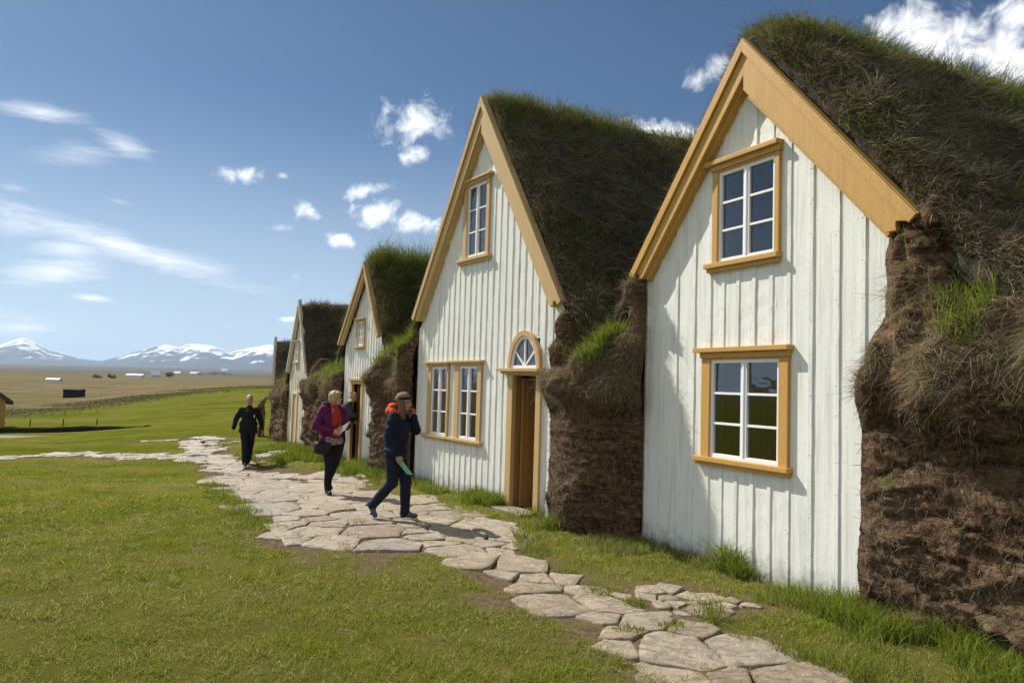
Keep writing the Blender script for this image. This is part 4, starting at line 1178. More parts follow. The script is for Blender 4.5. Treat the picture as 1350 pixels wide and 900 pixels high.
turf_wall('turf_wall', "narrow dark turf wall between the two farthest gables", P2(5, .85, -.10), P2(4, -1.54, -.03), [(o - .16, z * .80 - .12) for o, z in PROF], 27.7, dd, nhay=3500, nfib=3500, ngreen=600,
          nx=70, group="turf walls between the houses")
turf_wall('turf_wall', "low dark lump of turf at the far end of the house row", P2(5, -2.9, -.25), P2(5, -1.95, -.25), [(o, z * .62 - .3) for o, z in PROF[:9]] + [(-3.5, 1.3)], 35.0, dd, nhay=1200, nfib=1500, ngreen=0,
          nx=50, group="turf walls between the houses")

# ------------------------------------------------------------------ lawn and long grass
def lawn_points(n, x0, x1, y0, y1, dens):
    P = RNG.uniform((x0, y0), (x1, y1), (n, 2))
    return P[RNG.random(n) < dens(P[:, 0], P[:, 1])]
def signed_path(x, y):
    d = np.full(x.shape, 1e9); ins = np.zeros(x.shape, bool)
    for p in ALL_PATHS:
        ins |= in_poly(x, y, p); d = np.minimum(d, poly_dist(x, y, p))
    return np.where(ins, -d, d)
def lawn_density(x, y):
    r = np.hypot(x, y)
    s, L = row_coords(x, y)
    return np.clip((5.2 / r) ** 1.9, 0, 1) * (s > .05) * (r > 2.6) * (np.abs(x) < .80 * y + 1.2)
P = np.concatenate([lawn_points(1150000, -11, 5, 2.5, 12, lawn_density), lawn_points(700000, -20, 0, 12, 26, lawn_density)])
sp = signed_path(P[:, 0], P[:, 1])
n1 = fbm(P[:, 0] * .9, P[:, 1] * .9, 4, 4); n2 = fbm(P[:, 0] * 5, P[:, 1] * 5, 7, 3); n3 = fbm(P[:, 0] * .35, P[:, 1] * .35, 9, 3)
gap = fbm(P[:, 0] * 9, P[:, 1] * 9, 3, 2)
bareness = np.zeros(len(P))
for c in [(-0.15, 6.95, 0.45), (-2.1, 8.25, 0.35), (-1.3, 7.9, 0.35), (0.45, 7.9, .6), (1.5, 7.0, .8), (1.0, 6.8, .5), (-0.6, 10.7, .6), (-1.5, 12.4, .5), (1.9, 5.9, .4), (-3.35, 8.6, .2)]:
    bareness = np.maximum(bareness, S(np.hypot(P[:, 0] - c[0], P[:, 1] - c[1]), c[2] * 1.15, c[2] * .5))
keep = ((sp > .0) & (RNG.random(len(P)) > .88 * bareness)) | ((sp > -.5) & (sp <= 0) & (gap > .25) & (RNG.random(len(P)) < .5)) | ((sp <= -.5) & (gap > .42) & (RNG.random(len(P)) < .35))
keep &= RNG.random(len(P)) < np.clip(.60 + .8 * n2 + .4 * n1 + 1.1 * (.5 - worley(P[:, 0] * 9, P[:, 1] * 9, 1.0, 2)), .12, 1)
P, n1, n2, n3, sp = P[keep], n1[keep], n2[keep], n3[keep], sp[keep]
N_ = len(P)
hue = np.clip(.54 + .70 * n1 + .50 * n2 + .6 * n3 + .16 * RNG.normal(size=N_), 0, 1)
edge = np.exp(-(np.clip(sp, 0, 9) / .22) ** 2) * (P[:, 0] < .5) * (P[:, 1] > 9.2)
hue = np.clip(hue + .5 * edge, 0, 1)
dry = RNG.random(N_) < .05
hue[dry] = 0
flat_ = RNG.uniform(.35, 1.0, N_)
D = np.concatenate([RNG.normal(0, .55, (N_, 2)), flat_[:, None]], 1); D /= np.linalg.norm(D, axis=1, keepdims=True)
Lb = RNG.uniform(.018, .055, N_) * (1 + .9 * n2) * (1 + 1.3 * edge) * np.where(sp < 0, .6, 1)
Lb[dry] *= 1.3
Pz = np.column_stack([P, ground_z(P[:, 0], P[:, 1]) - .006])
r_ = np.hypot(P[:, 0], P[:, 1])
Wb = RNG.uniform(.0028, .0055, N_) * np.clip(r_ / 5.5, 1, 3.5)
tag(blades('lawn_grass', Pz, D, Lb, Wb, RNG.normal(0, .45, (N_, 3)) * np.array([1, 1, .3]), hue, M_LAWN), "short mown grass of the lawn beside the flagstone path", "grass", kind="stuff")
nc = 900
C_ = RNG.uniform((-8, 3.3), (3.0, 11), (nc, 2)); sp = signed_path(C_[:, 0], C_[:, 1]); s_q, _ = row_coords(C_[:, 0], C_[:, 1]); C_ = C_[(sp > .05) & (s_q > .3)]; nc = len(C_)
kk = np.repeat(np.arange(nc), 34); n = len(kk)
off = RNG.normal(0, .035, (n, 2)) * RNG.uniform(.6, 1.8, nc)[kk][:, None]
P = C_[kk] + off
D = np.column_stack([off * 10 + RNG.normal(0, .3, (n, 2)), np.ones(n)]); D /= np.linalg.norm(D, axis=1, keepdims=True)
tag(blades('grass_tufts', np.column_stack([P, ground_z(P[:, 0], P[:, 1]) - .004]), D, RNG.uniform(.03, .085, n) * RNG.uniform(.6, 1.2, nc)[kk], RNG.uniform(.003, .005, n) * np.clip(np.hypot(P[:, 0], P[:, 1]) / 6, 1, 2), RNG.normal(0, .3, (n, 3)), np.clip(RNG.normal(.75, .3, nc), 0, 1)[kk], M_LAWN), "slightly longer grass tufts scattered through the lawn", "grass", kind="stuff")
# loose straws lying on the lawn
n = 700
P = RNG.uniform((-7, 3.4), (3.2, 10), (n, 2)); sp = signed_path(P[:, 0], P[:, 1]); s_q, _ = row_coords(P[:, 0], P[:, 1]); P = P[(sp > -.2) & (s_q > .3)]; n = len(P)
an = RNG.uniform(0, 6.28, n)
D = np.column_stack([np.cos(an), np.sin(an), RNG.uniform(.02, .22, n)])
tag(blades('straw_litter', np.column_stack([P, ground_z(P[:, 0], P[:, 1]) + .022]), D, RNG.uniform(.05, .22, n), RNG.uniform(.003, .005, n), np.column_stack([RNG.normal(0, .25, (n, 2)), -.03 * np.ones(n)]), np.zeros(n), M_TUFT), "dry straws scattered over the lawn and bare soil", "straw", kind="stuff")
# long grass at the foot of the walls
zones = []          # (x, y, height, hue)
def zone(h, x0, x1, n0, n1, count, hmin, hmax, hue, clump=2.2, thr=-.1, seed=0):
    x = RNG.uniform(x0, x1, count); nn = n0 + (n1 - n0) * RNG.random(count) ** 1.4
    c = fbm(x * clump + seed, nn * clump, h + seed, 3)
    k = RNG.random(count) < S(c, thr - .15, thr + .3)
    x, nn, c = x[k], nn[k], c[k]
    o, ex, ey = house_frame(h)
    p = o[None, :2] + ex[None, :2] * x[:, None] - ey[None, :2] * nn[:, None]
    sp = signed_path(p[:, 0], p[:, 1])
    k = sp > -.12
    zones.append(np.column_stack([p[k], (RNG.uniform(hmin, hmax, k.sum()) * (1 + .8 * np.clip(c[k], -.4, .6))), np.clip(hue + .15 * RNG.normal(size=k.sum()), 0, 1)]))
zone(1, -3.25, -1.2, .02, .32, 1500, .05, .15, .6, 2.6, .0)
zone(1, -1.75, -1.3, .02, .22, 700, .18, .42, .9, 3, -.5)
zone(1, -1.3, .1, .02, .25, 700, .05, .13, .6, 3, .1)
zone(1, -.75, 1.9, .10, 1.5, 9500, .10, .24, .88, 2.0, -.12, 4)
zone(1, -.45, 1.2, .03, .5, 3200, .14, .32, .95, 2.4, -.1, 9)
zone(1, .6, 3.6, .1, 1.2, 5200, .08, .22, .75, 2.0, .0, 2)
zone(2, .02, 1.5, .10, 1.6, 7500, .12, .30, .92, 2.0, -.12, 3)
zone(2, 1.2, 2.6, .10, 1.9, 5000, .05, .16, .6, 2.0, -.1, 3)
zone(2, -1.9, -.85, .03, .35, 1700, .12, .30, .95, 2.4, -.25)
zone(2, -4.4, -1.2, .03, .55, 4200, .06, .18, .85, 2.2, -.1)
zone(3, -.6, 2.4, .05, 1.0, 4500, .10, .26, .95, 1.8, -.1)
zone(3, -3.6, -1.5, .1, 1.3, 4000, .10, .30, .98, 1.8, -.2)
zone(4, -.4, 2.6, .05, 2.2, 6500, .06, .18, .95, 1.6, -.25)
zone(5, -.5, 3.0, .05, 2.0, 3000, .05, .15, .95, 1.6, -.2)
def pz(poly_pts, rad, count, hmin, hmax, hue):
    for (cx, cy) in poly_pts:
        a = RNG.uniform(0, 6.28, count); r = rad * np.sqrt(RNG.random(count))
        zones.append(np.column_stack([cx + r * np.cos(a), cy + r * np.sin(a), RNG.uniform(hmin, hmax, count) * (1.2 - .6 * r / rad), np.clip(hue + .1 * RNG.normal(size=count), 0, 1)]))
pz([(.83, 7.42), (.86, 7.2), (1.15, 6.9), (1.35, 6.25), (.98, 6.15), (.62, 7.98)], .13, 160, .05, .13, .85)
pz([(-4.55, 12.3), (-4.2, 11.8), (-3.95, 11.3), (-3.7, 10.85), (-3.4, 10.3), (-3.2, 9.9), (-4.9, 13.2), (-5.4, 14.2)], .28, 330, .05, .13, .95)
Zn = np.concatenate(zones)
N_ = len(Zn)
D = np.column_stack([RNG.normal(0, .28, (N_, 2)), np.ones(N_)]); D /= np.linalg.norm(D, axis=1, keepdims=True)
far_ = np.hypot(Zn[:, 0], Zn[:, 1])
tag(blades('long_grass', np.column_stack([Zn[:, :2], ground_z(Zn[:, 0], Zn[:, 1]) - .01]), D, Zn[:, 2], RNG.uniform(.004, .008, N_) * np.clip(far_ / 8, 1, 2), np.column_stack([RNG.normal(0, .32, (N_, 2)), -.12 * np.ones(N_)]), Zn[:, 3], M_TUFT),
    "bright green long grass growing along the foot of the house fronts", "grass", kind="stuff")

# ------------------------------------------------------------------ mountains
PROFILE = [(-1.9, .030), (-1.5, .042), (-1.2, .028), (-1.0, .036), (-.85, .024), (-.75, .020), (-.70, .026), (-0.669, 0.0323), (-0.654, 0.0386), (-0.64, 0.0435), (-0.626, 0.0385), (-0.61, 0.031), (-0.58, 0.0225), (-0.565, 0.0180), (-0.536, 0.0158), (-0.521, 0.0198), (-0.492, 0.0286), (-0.464, 0.0379), (-0.449, 0.0398), (-0.434, 0.0363),
 (-0.425, 0.041), (-0.41, 0.042), (-0.39, 0.0396), (-0.375, 0.0341), (-0.366, 0.0318), (-0.36, 0.0345), (-0.346, 0.0379), (-0.317, 0.0437), (-.28, .040), (-.22, .046), (-.1, .036), (.1, .044), (.3, .034), (.6, .042), (.9, .030), (1.3, .038), (1.8, .028)]
pr_ = np.array(PROFILE)
rc = np.concatenate([np.linspace(-1.9, -.72, 60), np.linspace(-.715, -.29, 300), np.linspace(-.28, 1.8, 80)])
dp = np.concatenate([np.linspace(6300, 9000, 110), np.linspace(9060, 12500, 30)])
RC, DP = np.meshgrid(rc, dp)
XM, YM = RC * DP, DP
te = np.interp(RC, pr_[:, 0], pr_[:, 1])
base = terrain(XM, YM) - 15
e_ = np.where(DP < 9000, ((DP - 6300) / 2700), 1 - .35 * (DP - 9000) / 3500)
rid = 1 - np.abs(fbm(XM / 520, YM / 900, 1, 4)) * 2
rid2 = 1 - np.abs(fbm(XM / 170, YM / 330, 5, 3)) * 2
hgt = np.maximum(1.9 + te * 9000 - base, 5)
shape = np.clip(e_, 0, 1) ** (1.15)
ZM = base + hgt * (shape + (1 - shape) * shape * (.75 * (rid - .6) + .35 * (rid2 - .6)))
ZM = np.maximum(ZM, base)
snow = S((ZM - 60) / 330 + .42 * fbm(XM / 230, YM / 300, 3, 5) + .30 * fbm(XM / 55, YM / 90, 8, 4) - .45 * (rid2 - .7) + .08 * (RC < -.6), 0.60, .72)
snow = snow * S(ZM - base, 30, 90)
def m_mtn(t):
    p = t.pos()
    rock = t.ramp(t.noise(t.mapping(p, (.004, .004, .012)), 1.0, 7, .65), [(.3, (.022, .026, .034)), (.7, (.070, .066, .064))])
    c = t.mix(t.attr('snow'), rock, (.82, .84, .88))
    t.out(t.bsdf(c, .9, .1))
tag(link('mountains', grid_mesh('mountains', np.stack([XM, YM, ZM], -1), {'snow': snow}), material('mountain_rock', m_mtn)), "snow capped blue mountains along the horizon", "mountains", kind="structure")

# ------------------------------------------------------------------ far buildings and trees
def flat_mat(name, c, rough=.8): return material(name, lambda t: t.out(t.bsdf(t.mix(t.math('MULTIPLY', t.noise(t.coord(), 3, 4), .5), c, tuple(k * .6 for k in c)), rough, .2)))
M_FARWHITE = flat_mat("far_white", (.82, .82, .80)); M_FARROOF = flat_mat("far_roof", (.62, .60, .58), .5); M_SLATE = flat_mat("slate_roof", (.06, .065, .075), .6); M_YELLOW = flat_mat("yellow_boards", (.50, .30, .07)); M_SHED = flat_mat("shed_boards", (.018, .018, .020))
M_WINDARK = flat_mat("dark_pane", (.02, .02, .025), .2)
def barn(name, label, cat, x, y, rotz, L, W, H, ridge, wall, roof, group=None, base=None, over=.25, z=None):
    r = empty(name, (x, y, float(terrain(x, y)) if z is None else z), rotz)
    tag(r, label, cat, group)
    m = MB(); m.prism_xz([(-L / 2, -.6)] + [(L / 2, -.6), (L / 2, H), (-L / 2, H)], -W / 2, W / 2); 
    m.add([(-L / 2, -W / 2, H), (-L / 2, W / 2, H), (-L / 2, 0, ridge), (L / 2, -W / 2, H), (L / 2, W / 2, H), (L / 2, 0, ridge)], [(0, 2, 1), (3, 4, 5)])
    m.build('wall', wall, r)
    q = MB(); t_ = .18
    for sg in (-1, 1):
        k = (ridge - H) / (W / 2)
        y1, z1 = sg * (W / 2 + over), H - over * k
        q.add([(-L / 2 - over, y1, z1), (L / 2 + over, y1, z1), (L / 2 + over, 0, ridge), (-L / 2 - over, 0, ridge), (-L / 2 - over, y1, z1 + t_), (L / 2 + over, y1, z1 + t_), (L / 2 + over, 0, ridge + t_), (-L / 2 - over, 0, ridge + t_)],
              [(0, 1, 2, 3), (7, 6, 5, 4), (0, 4, 5, 1), (1, 5, 6, 2), (2, 6, 7, 3), (3, 7, 4, 0)])
    q.build('roof', roof, r)
    return r
GF = "pale farm buildings far out on the plain"
barn('greenhouse', "white roofed hall far out, left one of the close pair", "farm building", -693, 1593, .1, 13, 12, 2.5, 5.0, M_FARWHITE, M_FARWHITE, GF)
barn('greenhouse', "white roofed hall far out, right one of the close pair", "farm building", -697 + 22, 1640, .1, 20, 12, 2.5, 5.0, M_FARWHITE, M_FARWHITE, GF)
barn('farmhouse', "long low white farmhouse in front of the distant trees", "farm building", -243, 496, .15, 10, 5, 1.6, 2.6, M_FARWHITE, M_FARROOF, GF)
barn('farmhouse', "small pale steep roofed house beside the distant dark trees", "farm building", -298, 641, .9, 7, 7, 2.0, 5.2, M_FARROOF, M_FARWHITE, GF)
barn('farmhouse', "tiny white house farthest away below the mountain ridge", "farm building", -1231, 3292, .1, 26, 14, 7, 13, M_FARWHITE, M_FARROOF, GF)
barn('farmhouse', "flat pale farmhouse alone on the left plain", "farm building", -168.5, 283, .1, 4.4, 3, .7, 1.2, M_FARWHITE, M_FARROOF, GF)
sh = barn('shed', "small black windowless shed on the brown moor", "shed", -53.0, 93.3, .12, 1.95, 1.4, .80, .90, M_SHED, M_SHED, over=.03)
yb = barn('timber_house', "yellow boarded house with dark roof at the left edge", "house", -29.2, 38.6, R(-42), 8.0, 4.6, 1.55, 3.3, M_YELLOW, M_SLATE, z=-1.15)
m = MB(); m.box(-4.03, 4.03, -2.33, 2.33, -.8, 0.0); m.build('plinth', flat_mat("dark_plinth", (.05, .05, .05)), yb)
m = MB(); m.box(4.0, 4.03, -.45, .45, .55, 1.3); wn = m.build('window', M_SASH, yb)
for a_, b_ in ((-.38, -.03), (.03, .38)):
    m = MB(); m.box(4.02, 4.04, a_, b_, .62, 1.23); m.build('pane', M_WINDARK, wn)
# dark bank across the lower field and three short posts beyond it
bx = np.linspace(-24.6, -18.2, 60); by = np.linspace(36.2, 38.4, 60)
prof_b = [(-.22, -.12), (-.16, .05), (-.12, .18), (-.06, .27), (.05, .30), (.5, .28), (1.2, .10), (1.8, -.12)]
G = np.array([[(x_ - o * .05, y_ + o, terrain(x_, y_) + zz * (.25 + .75 * min(1, i / 6, (59 - i) / 25)) + .03 * fbm(x_ * 3, o * 5, zz * 4, 3)) for o, zz in prof_b] for i, (x_, y_) in enumerate(zip(bx, by))])
def sepz(t):
    n_ = t.n('ShaderNodeSeparateXYZ'); t.set(n_.inputs[0], t.n('ShaderNodeNewGeometry').outputs['Normal']); return n_.outputs[2]
bank = empty('turf_bank', tuple(G[0, 3])); tag(bank, "low dark earth bank crossing the lower lawn", "bank")
link('sod_bank', grid_mesh('sod_bank', G - G[0, 3], flip=True), material('bank_earth', lambda t: t.out(t.bsdf(t.mix(t.smooth(t.math('ABSOLUTE', sepz(t)), .55, .85), t.ramp(t.noise(t.pos(), 5, 4), [(.3, (.016, .014, .009)), (.7, (.04, .035, .02))]), (.12, .135, .012)), .95, .0))), bank)
for i, (x_, y_, lb) in enumerate([(-27.26, 43.74, "short field post nearest the yellow house"), (-24.98, 43.06, "short field post, middle one of three behind the dark bank"), (-22.31, 41.58, "short field post nearest the stone paths")]):
    m = MB(); m.tube([(0, 0, -.2), (0.01, 0, .2), (.02, 0, .42)], [.035, .032, .028], 7)
    o = m.build('fence_post', M_DARKWOOD, None); o.location = (x_, y_, float(terrain(x_, y_))); tag(o, lb, "post", "posts in the lower field")
n = 32000
ra = RNG.uniform(-.69, -.31, n); ye = np.interp(ra, [-.75, -.66, -.5, -.33, 0.0], [52, 60, 72, 90, 110]) * np.exp(RNG.normal(.03, .07, n))
P = np.column_stack([ra * ye, ye]); k = fbm(P[:, 0] * .12, P[:, 1] * .25, 2, 3) > -.02; P = P[k]; n = len(P)
D = np.column_stack([RNG.normal(0, .4, (n, 2)), np.ones(n)]); D /= np.linalg.norm(D, axis=1, keepdims=True)
tag(blades('rough_grass', np.column_stack([P, terrain(P[:, 0], P[:, 1]) - .02]), D, RNG.uniform(.03, .12, n), RNG.uniform(.05, .14, n), RNG.normal(0, .3, (n, 3)), np.clip(.3 + .5 * fbm(P[:, 0] * .3, P[:, 1] * .3, 5, 2), 0, 1), M_ROOFGRASS), "dark rough grass along the far edge of the mown field", "grass", kind="stuff")
M_LEAF = material('far_foliage', grass_mat(((.05, .045, .03), (.07, .06, .04), (.10, .085, .06)), ((.03, .04, .02), (.045, .055, .025), (.07, .075, .04)), .2))
M_BARK = flat_mat('bark', (.05, .04, .03))
def tree(x, y, wdt, hgt, label, n=1300):
    z = float(terrain(x, y)); r = empty('tree', (x, y, z)); tag(r, label, "tree", "dark trees round the far farms")
    m = MB()
    cen = [(RNG.uniform(-.42, .42) * wdt, RNG.uniform(-.2, .2) * wdt, hgt * RNG.uniform(.18, .68), RNG.uniform(.16, .30) * hgt) for k in range(12)]
    m.tube([(0, 0, -.3), (0, 0, hgt * .3), (.05 * hgt, 0, hgt * .7)], [hgt * .05, hgt * .035, hgt * .01], 6)
    for c in cen[:6]: m.tube([(0, 0, hgt * .2), (c[0] * .6, c[1] * .6, c[2] * .7), c[:3]], [hgt * .025, hgt * .015, hgt * .006], 5)
    m.build('trunk', M_BARK, r)
    k = RNG.integers(0, len(cen), n); C_ = np.array(cen)[k]
    v = RNG.normal(size=(n, 3)); v /= np.linalg.norm(v, axis=1, keepdims=True)
    P = C_[:, :3] + v * C_[:, 3:4] * RNG.uniform(.3, 1.1, (n, 1)) * np.array([1.3, 1, .9])
    D = v + RNG.normal(0, .6, (n, 3)); D /= np.linalg.norm(D, axis=1, keepdims=True)
    blades('crown', P, D, RNG.uniform(.06, .12, n) * hgt, RNG.uniform(.03, .06, n) * hgt, RNG.normal(0, .3, (n, 3)), RNG.uniform(0, 1, n), M_LEAF, r)
tree(-222, 411, 5, 2.6, "brown leafless clump, left of the two side by side"); tree(-214, 411, 5, 3.0, "brown leafless clump, right of the two side by side")
tree(-302, 650, 9, 5.6, "dark tree clump behind the steep roofed house"); tree(-289, 650, 8, 5.2, "dark tree clump right of the steep roofed house")
for i, (px_, lb) in enumerate([(-640, "dark tree at the left end of the far row"), (-617, "dark tree in the middle of the far row"), (-592, "dark tree at the right end of the far row")]):
    tree(px_, 1593, 30, 7 + i % 2, lb, 900)

# ------------------------------------------------------------------ people
def remesh_parts(parts, voxel, smooth=4, noise=None, name='body'):
    """parts: ('c', p0, r0, p1, r1) tapered capsule | ('e', centre, (rx, ry, rz), rot euler) ellipsoid; fused to one skin"""
    vs, fs = [], []
    def add(V, F):
        b = len(vs); vs.extend(V); fs.extend([tuple(i + b for i in f) for f in F])
    def sphere(n=14, m=9):
        V = [(0, 0, 1)]; F = []
        for i in range(1, m):
            th = math.pi * i / m
            for k in range(n):
                a = 2 * math.pi * k / n
                V.append((math.sin(th) * math.cos(a), math.sin(th) * math.sin(a), math.cos(th)))
        V.append((0, 0, -1))
        for k in range(n): F.append((0, 1 + k, 1 + (k + 1) % n))
        for i in range(m - 2):
            for k in range(n): F.append((1 + i * n + k, 1 + (i + 1) * n + k, 1 + (i + 1) * n + (k + 1) % n, 1 + i * n + (k + 1) % n))
        l = len(V) - 1
        for k in range(n): F.append((l, 1 + (m - 2) * n + (k + 1) % n, 1 + (m - 2) * n + k))
        return V, F
    SV, SF = sphere()
    for p in parts:
        if p[0] == 'e':
            c = Vector(p[1]); r = p[2]; M = (Matrix.Rotation(p[3][2], 3, 'Z') @ Matrix.Rotation(p[3][1], 3, 'Y') @ Matrix.Rotation(p[3][0], 3, 'X')) if len(p) > 3 else Matrix.Identity(3)
            add([c + M @ Vector((v[0] * r[0], v[1] * r[1], v[2] * r[2])) for v in SV], SF)
        else:
            a, ra, b, rb = Vector(p[1]), p[2], Vector(p[3]), p[4]
            d = b - a
            q = d.to_track_quat('Z', 'Y').to_matrix() if d.length > 1e-6 else Matrix.Identity(3)
            V = []
            for v in SV:
                w_ = q @ Vector(v)
                V.append((b + w_ * rb) if v[2] < -1e-6 and False else ((b if v[2] > 0.001 else a) + w_ * (rb if v[2] > 0.001 else ra)))
            add(V, SF)
    me = bpy.data.meshes.new(name); me.from_pydata([tuple(v) for v in vs], [], fs); me.update()
    o = bpy.data.objects.new('tmp', me); COL.objects.link(o)
    md = o.modifiers.new('r', 'REMESH'); md.mode = 'VOXEL'; md.voxel_size = voxel; md.use_smooth_shade = True
    if smooth:
        sm = o.modifiers.new('s', 'SMOOTH'); sm.factor = .5; sm.iterations = smooth
    dg = bpy.context.evaluated_depsgraph_get()
    out = bpy.data.meshes.new_from_object(o.evaluated_get(dg), depsgraph=dg)
    bpy.data.objects.remove(o); bpy.data.meshes.remove(me)
    out.name = name
    if noise:
        n = len(out.vertices); co = np.empty(n * 3); no = np.empty(n * 3)
        out.vertices.foreach_get('co', co); out.vertices.foreach_get('normal', no)
        co = co.reshape(-1, 3); no = no.reshape(-1, 3)
        amp, fx, fz, sd = noise
        d = fbm(co[:, 0] * fx + sd, co[:, 1] * fx, co[:, 2] * fz, 3) * amp
        out.vertices.foreach_set('co', (co + no * d[:, None]).ravel().astype(np.float32))
    out.polygons.foreach_set('use_smooth', np.ones(len(out.polygons), bool))
    out.update()
    return out
def cloth(name, c, bump=.4, scale=40, rough=.85):
    def fn(t):
        p = t.coord('Object'); n = t.noise(p, scale, 4, .6); b = t.noise(p, 7, 4, .6)
        col = t.mix(t.math('MULTIPLY', b, .45), c, tuple(k * .55 for k in c))
        t.out(t.bsdf(col, rough, .2, t.bump(t.math('ADD', b, t.math('MULTIPLY', n, .3)), bump, .02)))
    return material(name, fn)
M_SKIN = material('skin', lambda t: t.out(t.bsdf(t.mix(t.noise(t.coord(), 18, 3), (.50, .27, .19), (.42, .20, .135)), .55, .35)))
M_SKIN_DARK = material('eyes', lambda t: t.out(t.bsdf((.03, .02, .018), .3, .5)))
M_LIP = material('lips', lambda t: t.out(t.bsdf((.36, .12, .10), .5, .4)))
def person(label, loc, heading, J, s=1.0, head_yaw=0.0, head_pitch=0.0, feet=((0, -1, 0), (0, -1, 0)), fem=False, hands=('relax', 'relax')):
    """local frame: faces -Y, +X is the person's left; J joints in metres for a 1.75 m figure"""
    root = empty('person', loc, heading); root.scale = (s, s, s)
    tag(root, label, "person")
    V = {k: Vector(v) for k, v in J.items()}
    pel, ch, nk, hd = V['pelvis'], V['chest'], V['neck'], V['head']
    Hm = Matrix.Rotation(head_yaw, 3, 'Z') @ Matrix.Rotation(head_pitch, 3, 'X')
    H = lambda x, y, z: hd + Hm @ Vector((x, y, z))
    hr = (head_pitch, 0, head_yaw)
    sh = .86 if fem else 1.0
    parts = [('e', pel, (.155, .105, .11)), ('e', pel.lerp(ch, .5), (.135, .095, .16)), ('e', ch, (.165 * sh, .105, .165)), ('c', ch + Vector((0, 0, .1)), .08, nk, .06), ('c', nk, .056, hd + Vector((0, .015, -.06)), .054)]
    parts += [('e', H(0, .012, .025), (.073, .094, .098), hr), ('e', H(0, -.018, -.045), (.060, .070, .072), hr), ('e', H(0, -.045, -.085), (.036, .035, .028), hr),
              ('c', H(0, -.082, .012), .010, H(0, -.104, -.026), .014), ('e', H(0, -.06, .034), (.058, .025, .014), hr), ('e', H(.074, .008, -.008), (.012, .022, .033), hr), ('e', H(-.074, .008, -.008), (.012, .022, .033), hr),
              ('e', H(.035, -.058, -.03), (.024, .02, .024), hr), ('e', H(-.035, -.058, -.03), (.024, .02, .024), hr), ('e', H(0, -.080, -.062), (.024, .012, .010), hr)]
    for sd, i in (('l', 0), ('r', 1)):
        S_, E_, W_ = V['sh_' + sd], V['el_' + sd], V['wr_' + sd]
        parts += [('c', ch + Vector((0, 0, .09)), .075, S_, .052), ('c', S_, .052, E_, .040), ('c', E_, .040, W_, .027)]
        K_, A_, Hp = V['kn_' + sd], V['an_' + sd], V['hip_' + sd]
        parts += [('c', Hp, .085, K_, .054), ('c', K_, .052, K_.lerp(A_, .35), .054), ('c', K_.lerp(A_, .35), .052, A_, .036)]
        f = Vector(feet[i]).normalized()
        up_ = Vector((0, 0, 1)); up_ = (up_ - f * up_.dot(f)).normalized(); parts += [('c', A_ + f * -.02 - up_ * .035, .030, A_ + f * .10 - up_ * .048, .022)]
        # hand: palm, four fingers with a bend, thumb leaving the side of the palm
        d = (W_ - E_).normalized()
        inner = Vector((-1 if sd == 'l' else 1, 0, 0)); inner = (inner - d * inner.dot(d)).normalized()
        fw = d.cross(inner) * (1 if sd == 'l' else -1); fw.normalize()        # towards the thumb side
        if fw.y > 0: fw = -fw
        pc = W_ + d * .05
        for k in range(4):
            b0 = W_ + d * .02 + fw * (.018 - .012 * k); b1 = W_ + d * .09 + fw * (.030 - .020 * k)
            parts.append(('c', b0, .013, b1, .0115))
            ln = (.036, .041, .038, .030)[k]
            cur = .35 if hands[i] == 'relax' else .9
            d1 = (d + inner * cur).normalized(); d2 = (d + inner * (cur * 2.4)).normalized()
            m1 = b1 + d1 * ln; parts += [('c', b1, .0095, m1, .0085), ('c', m1, .0085, m1 + d2 * ln * .85, .0072)]
        t0 = W_ + d * .025 + fw * .02; t1 = W_ + d * .062 + fw * .048 + inner * .012; t2 = t1 + (d * .7 + fw * .15 + inner * .5).normalized() * .032
        parts += [('c', t0, .014, t1, .0105), ('c', t1, .0105, t2, .008)]
    me = remesh_parts(parts, .0062, 2)
    for m in (M_SKIN, M_SKIN_DARK, M_LIP): me.materials.append(m)
    nf = len(me.polygons); fc = np.empty(nf * 3); me.polygons.foreach_get('center', fc); fc = fc.reshape(-1, 3)
    mi = np.zeros(nf, np.int32)
    for x_ in (.031, -.031):
        mi[np.linalg.norm(fc - np.array(H(x_, -.083, .012)), axis=1) < .0145] = 1
    e_m = (fc - np.array(H(0, -.092, -.062))) @ np.array(Hm)
    mi[(np.abs(e_m[:, 0]) < .024) & (np.abs(e_m[:, 2]) < .008) & (np.abs(e_m[:, 1]) < .02)] = 2
    me.polygons.foreach_set('material_index', mi)
    o = bpy.data.objects.new('body', me); COL.objects.link(o); o.parent = root
    return root, V, H, hr
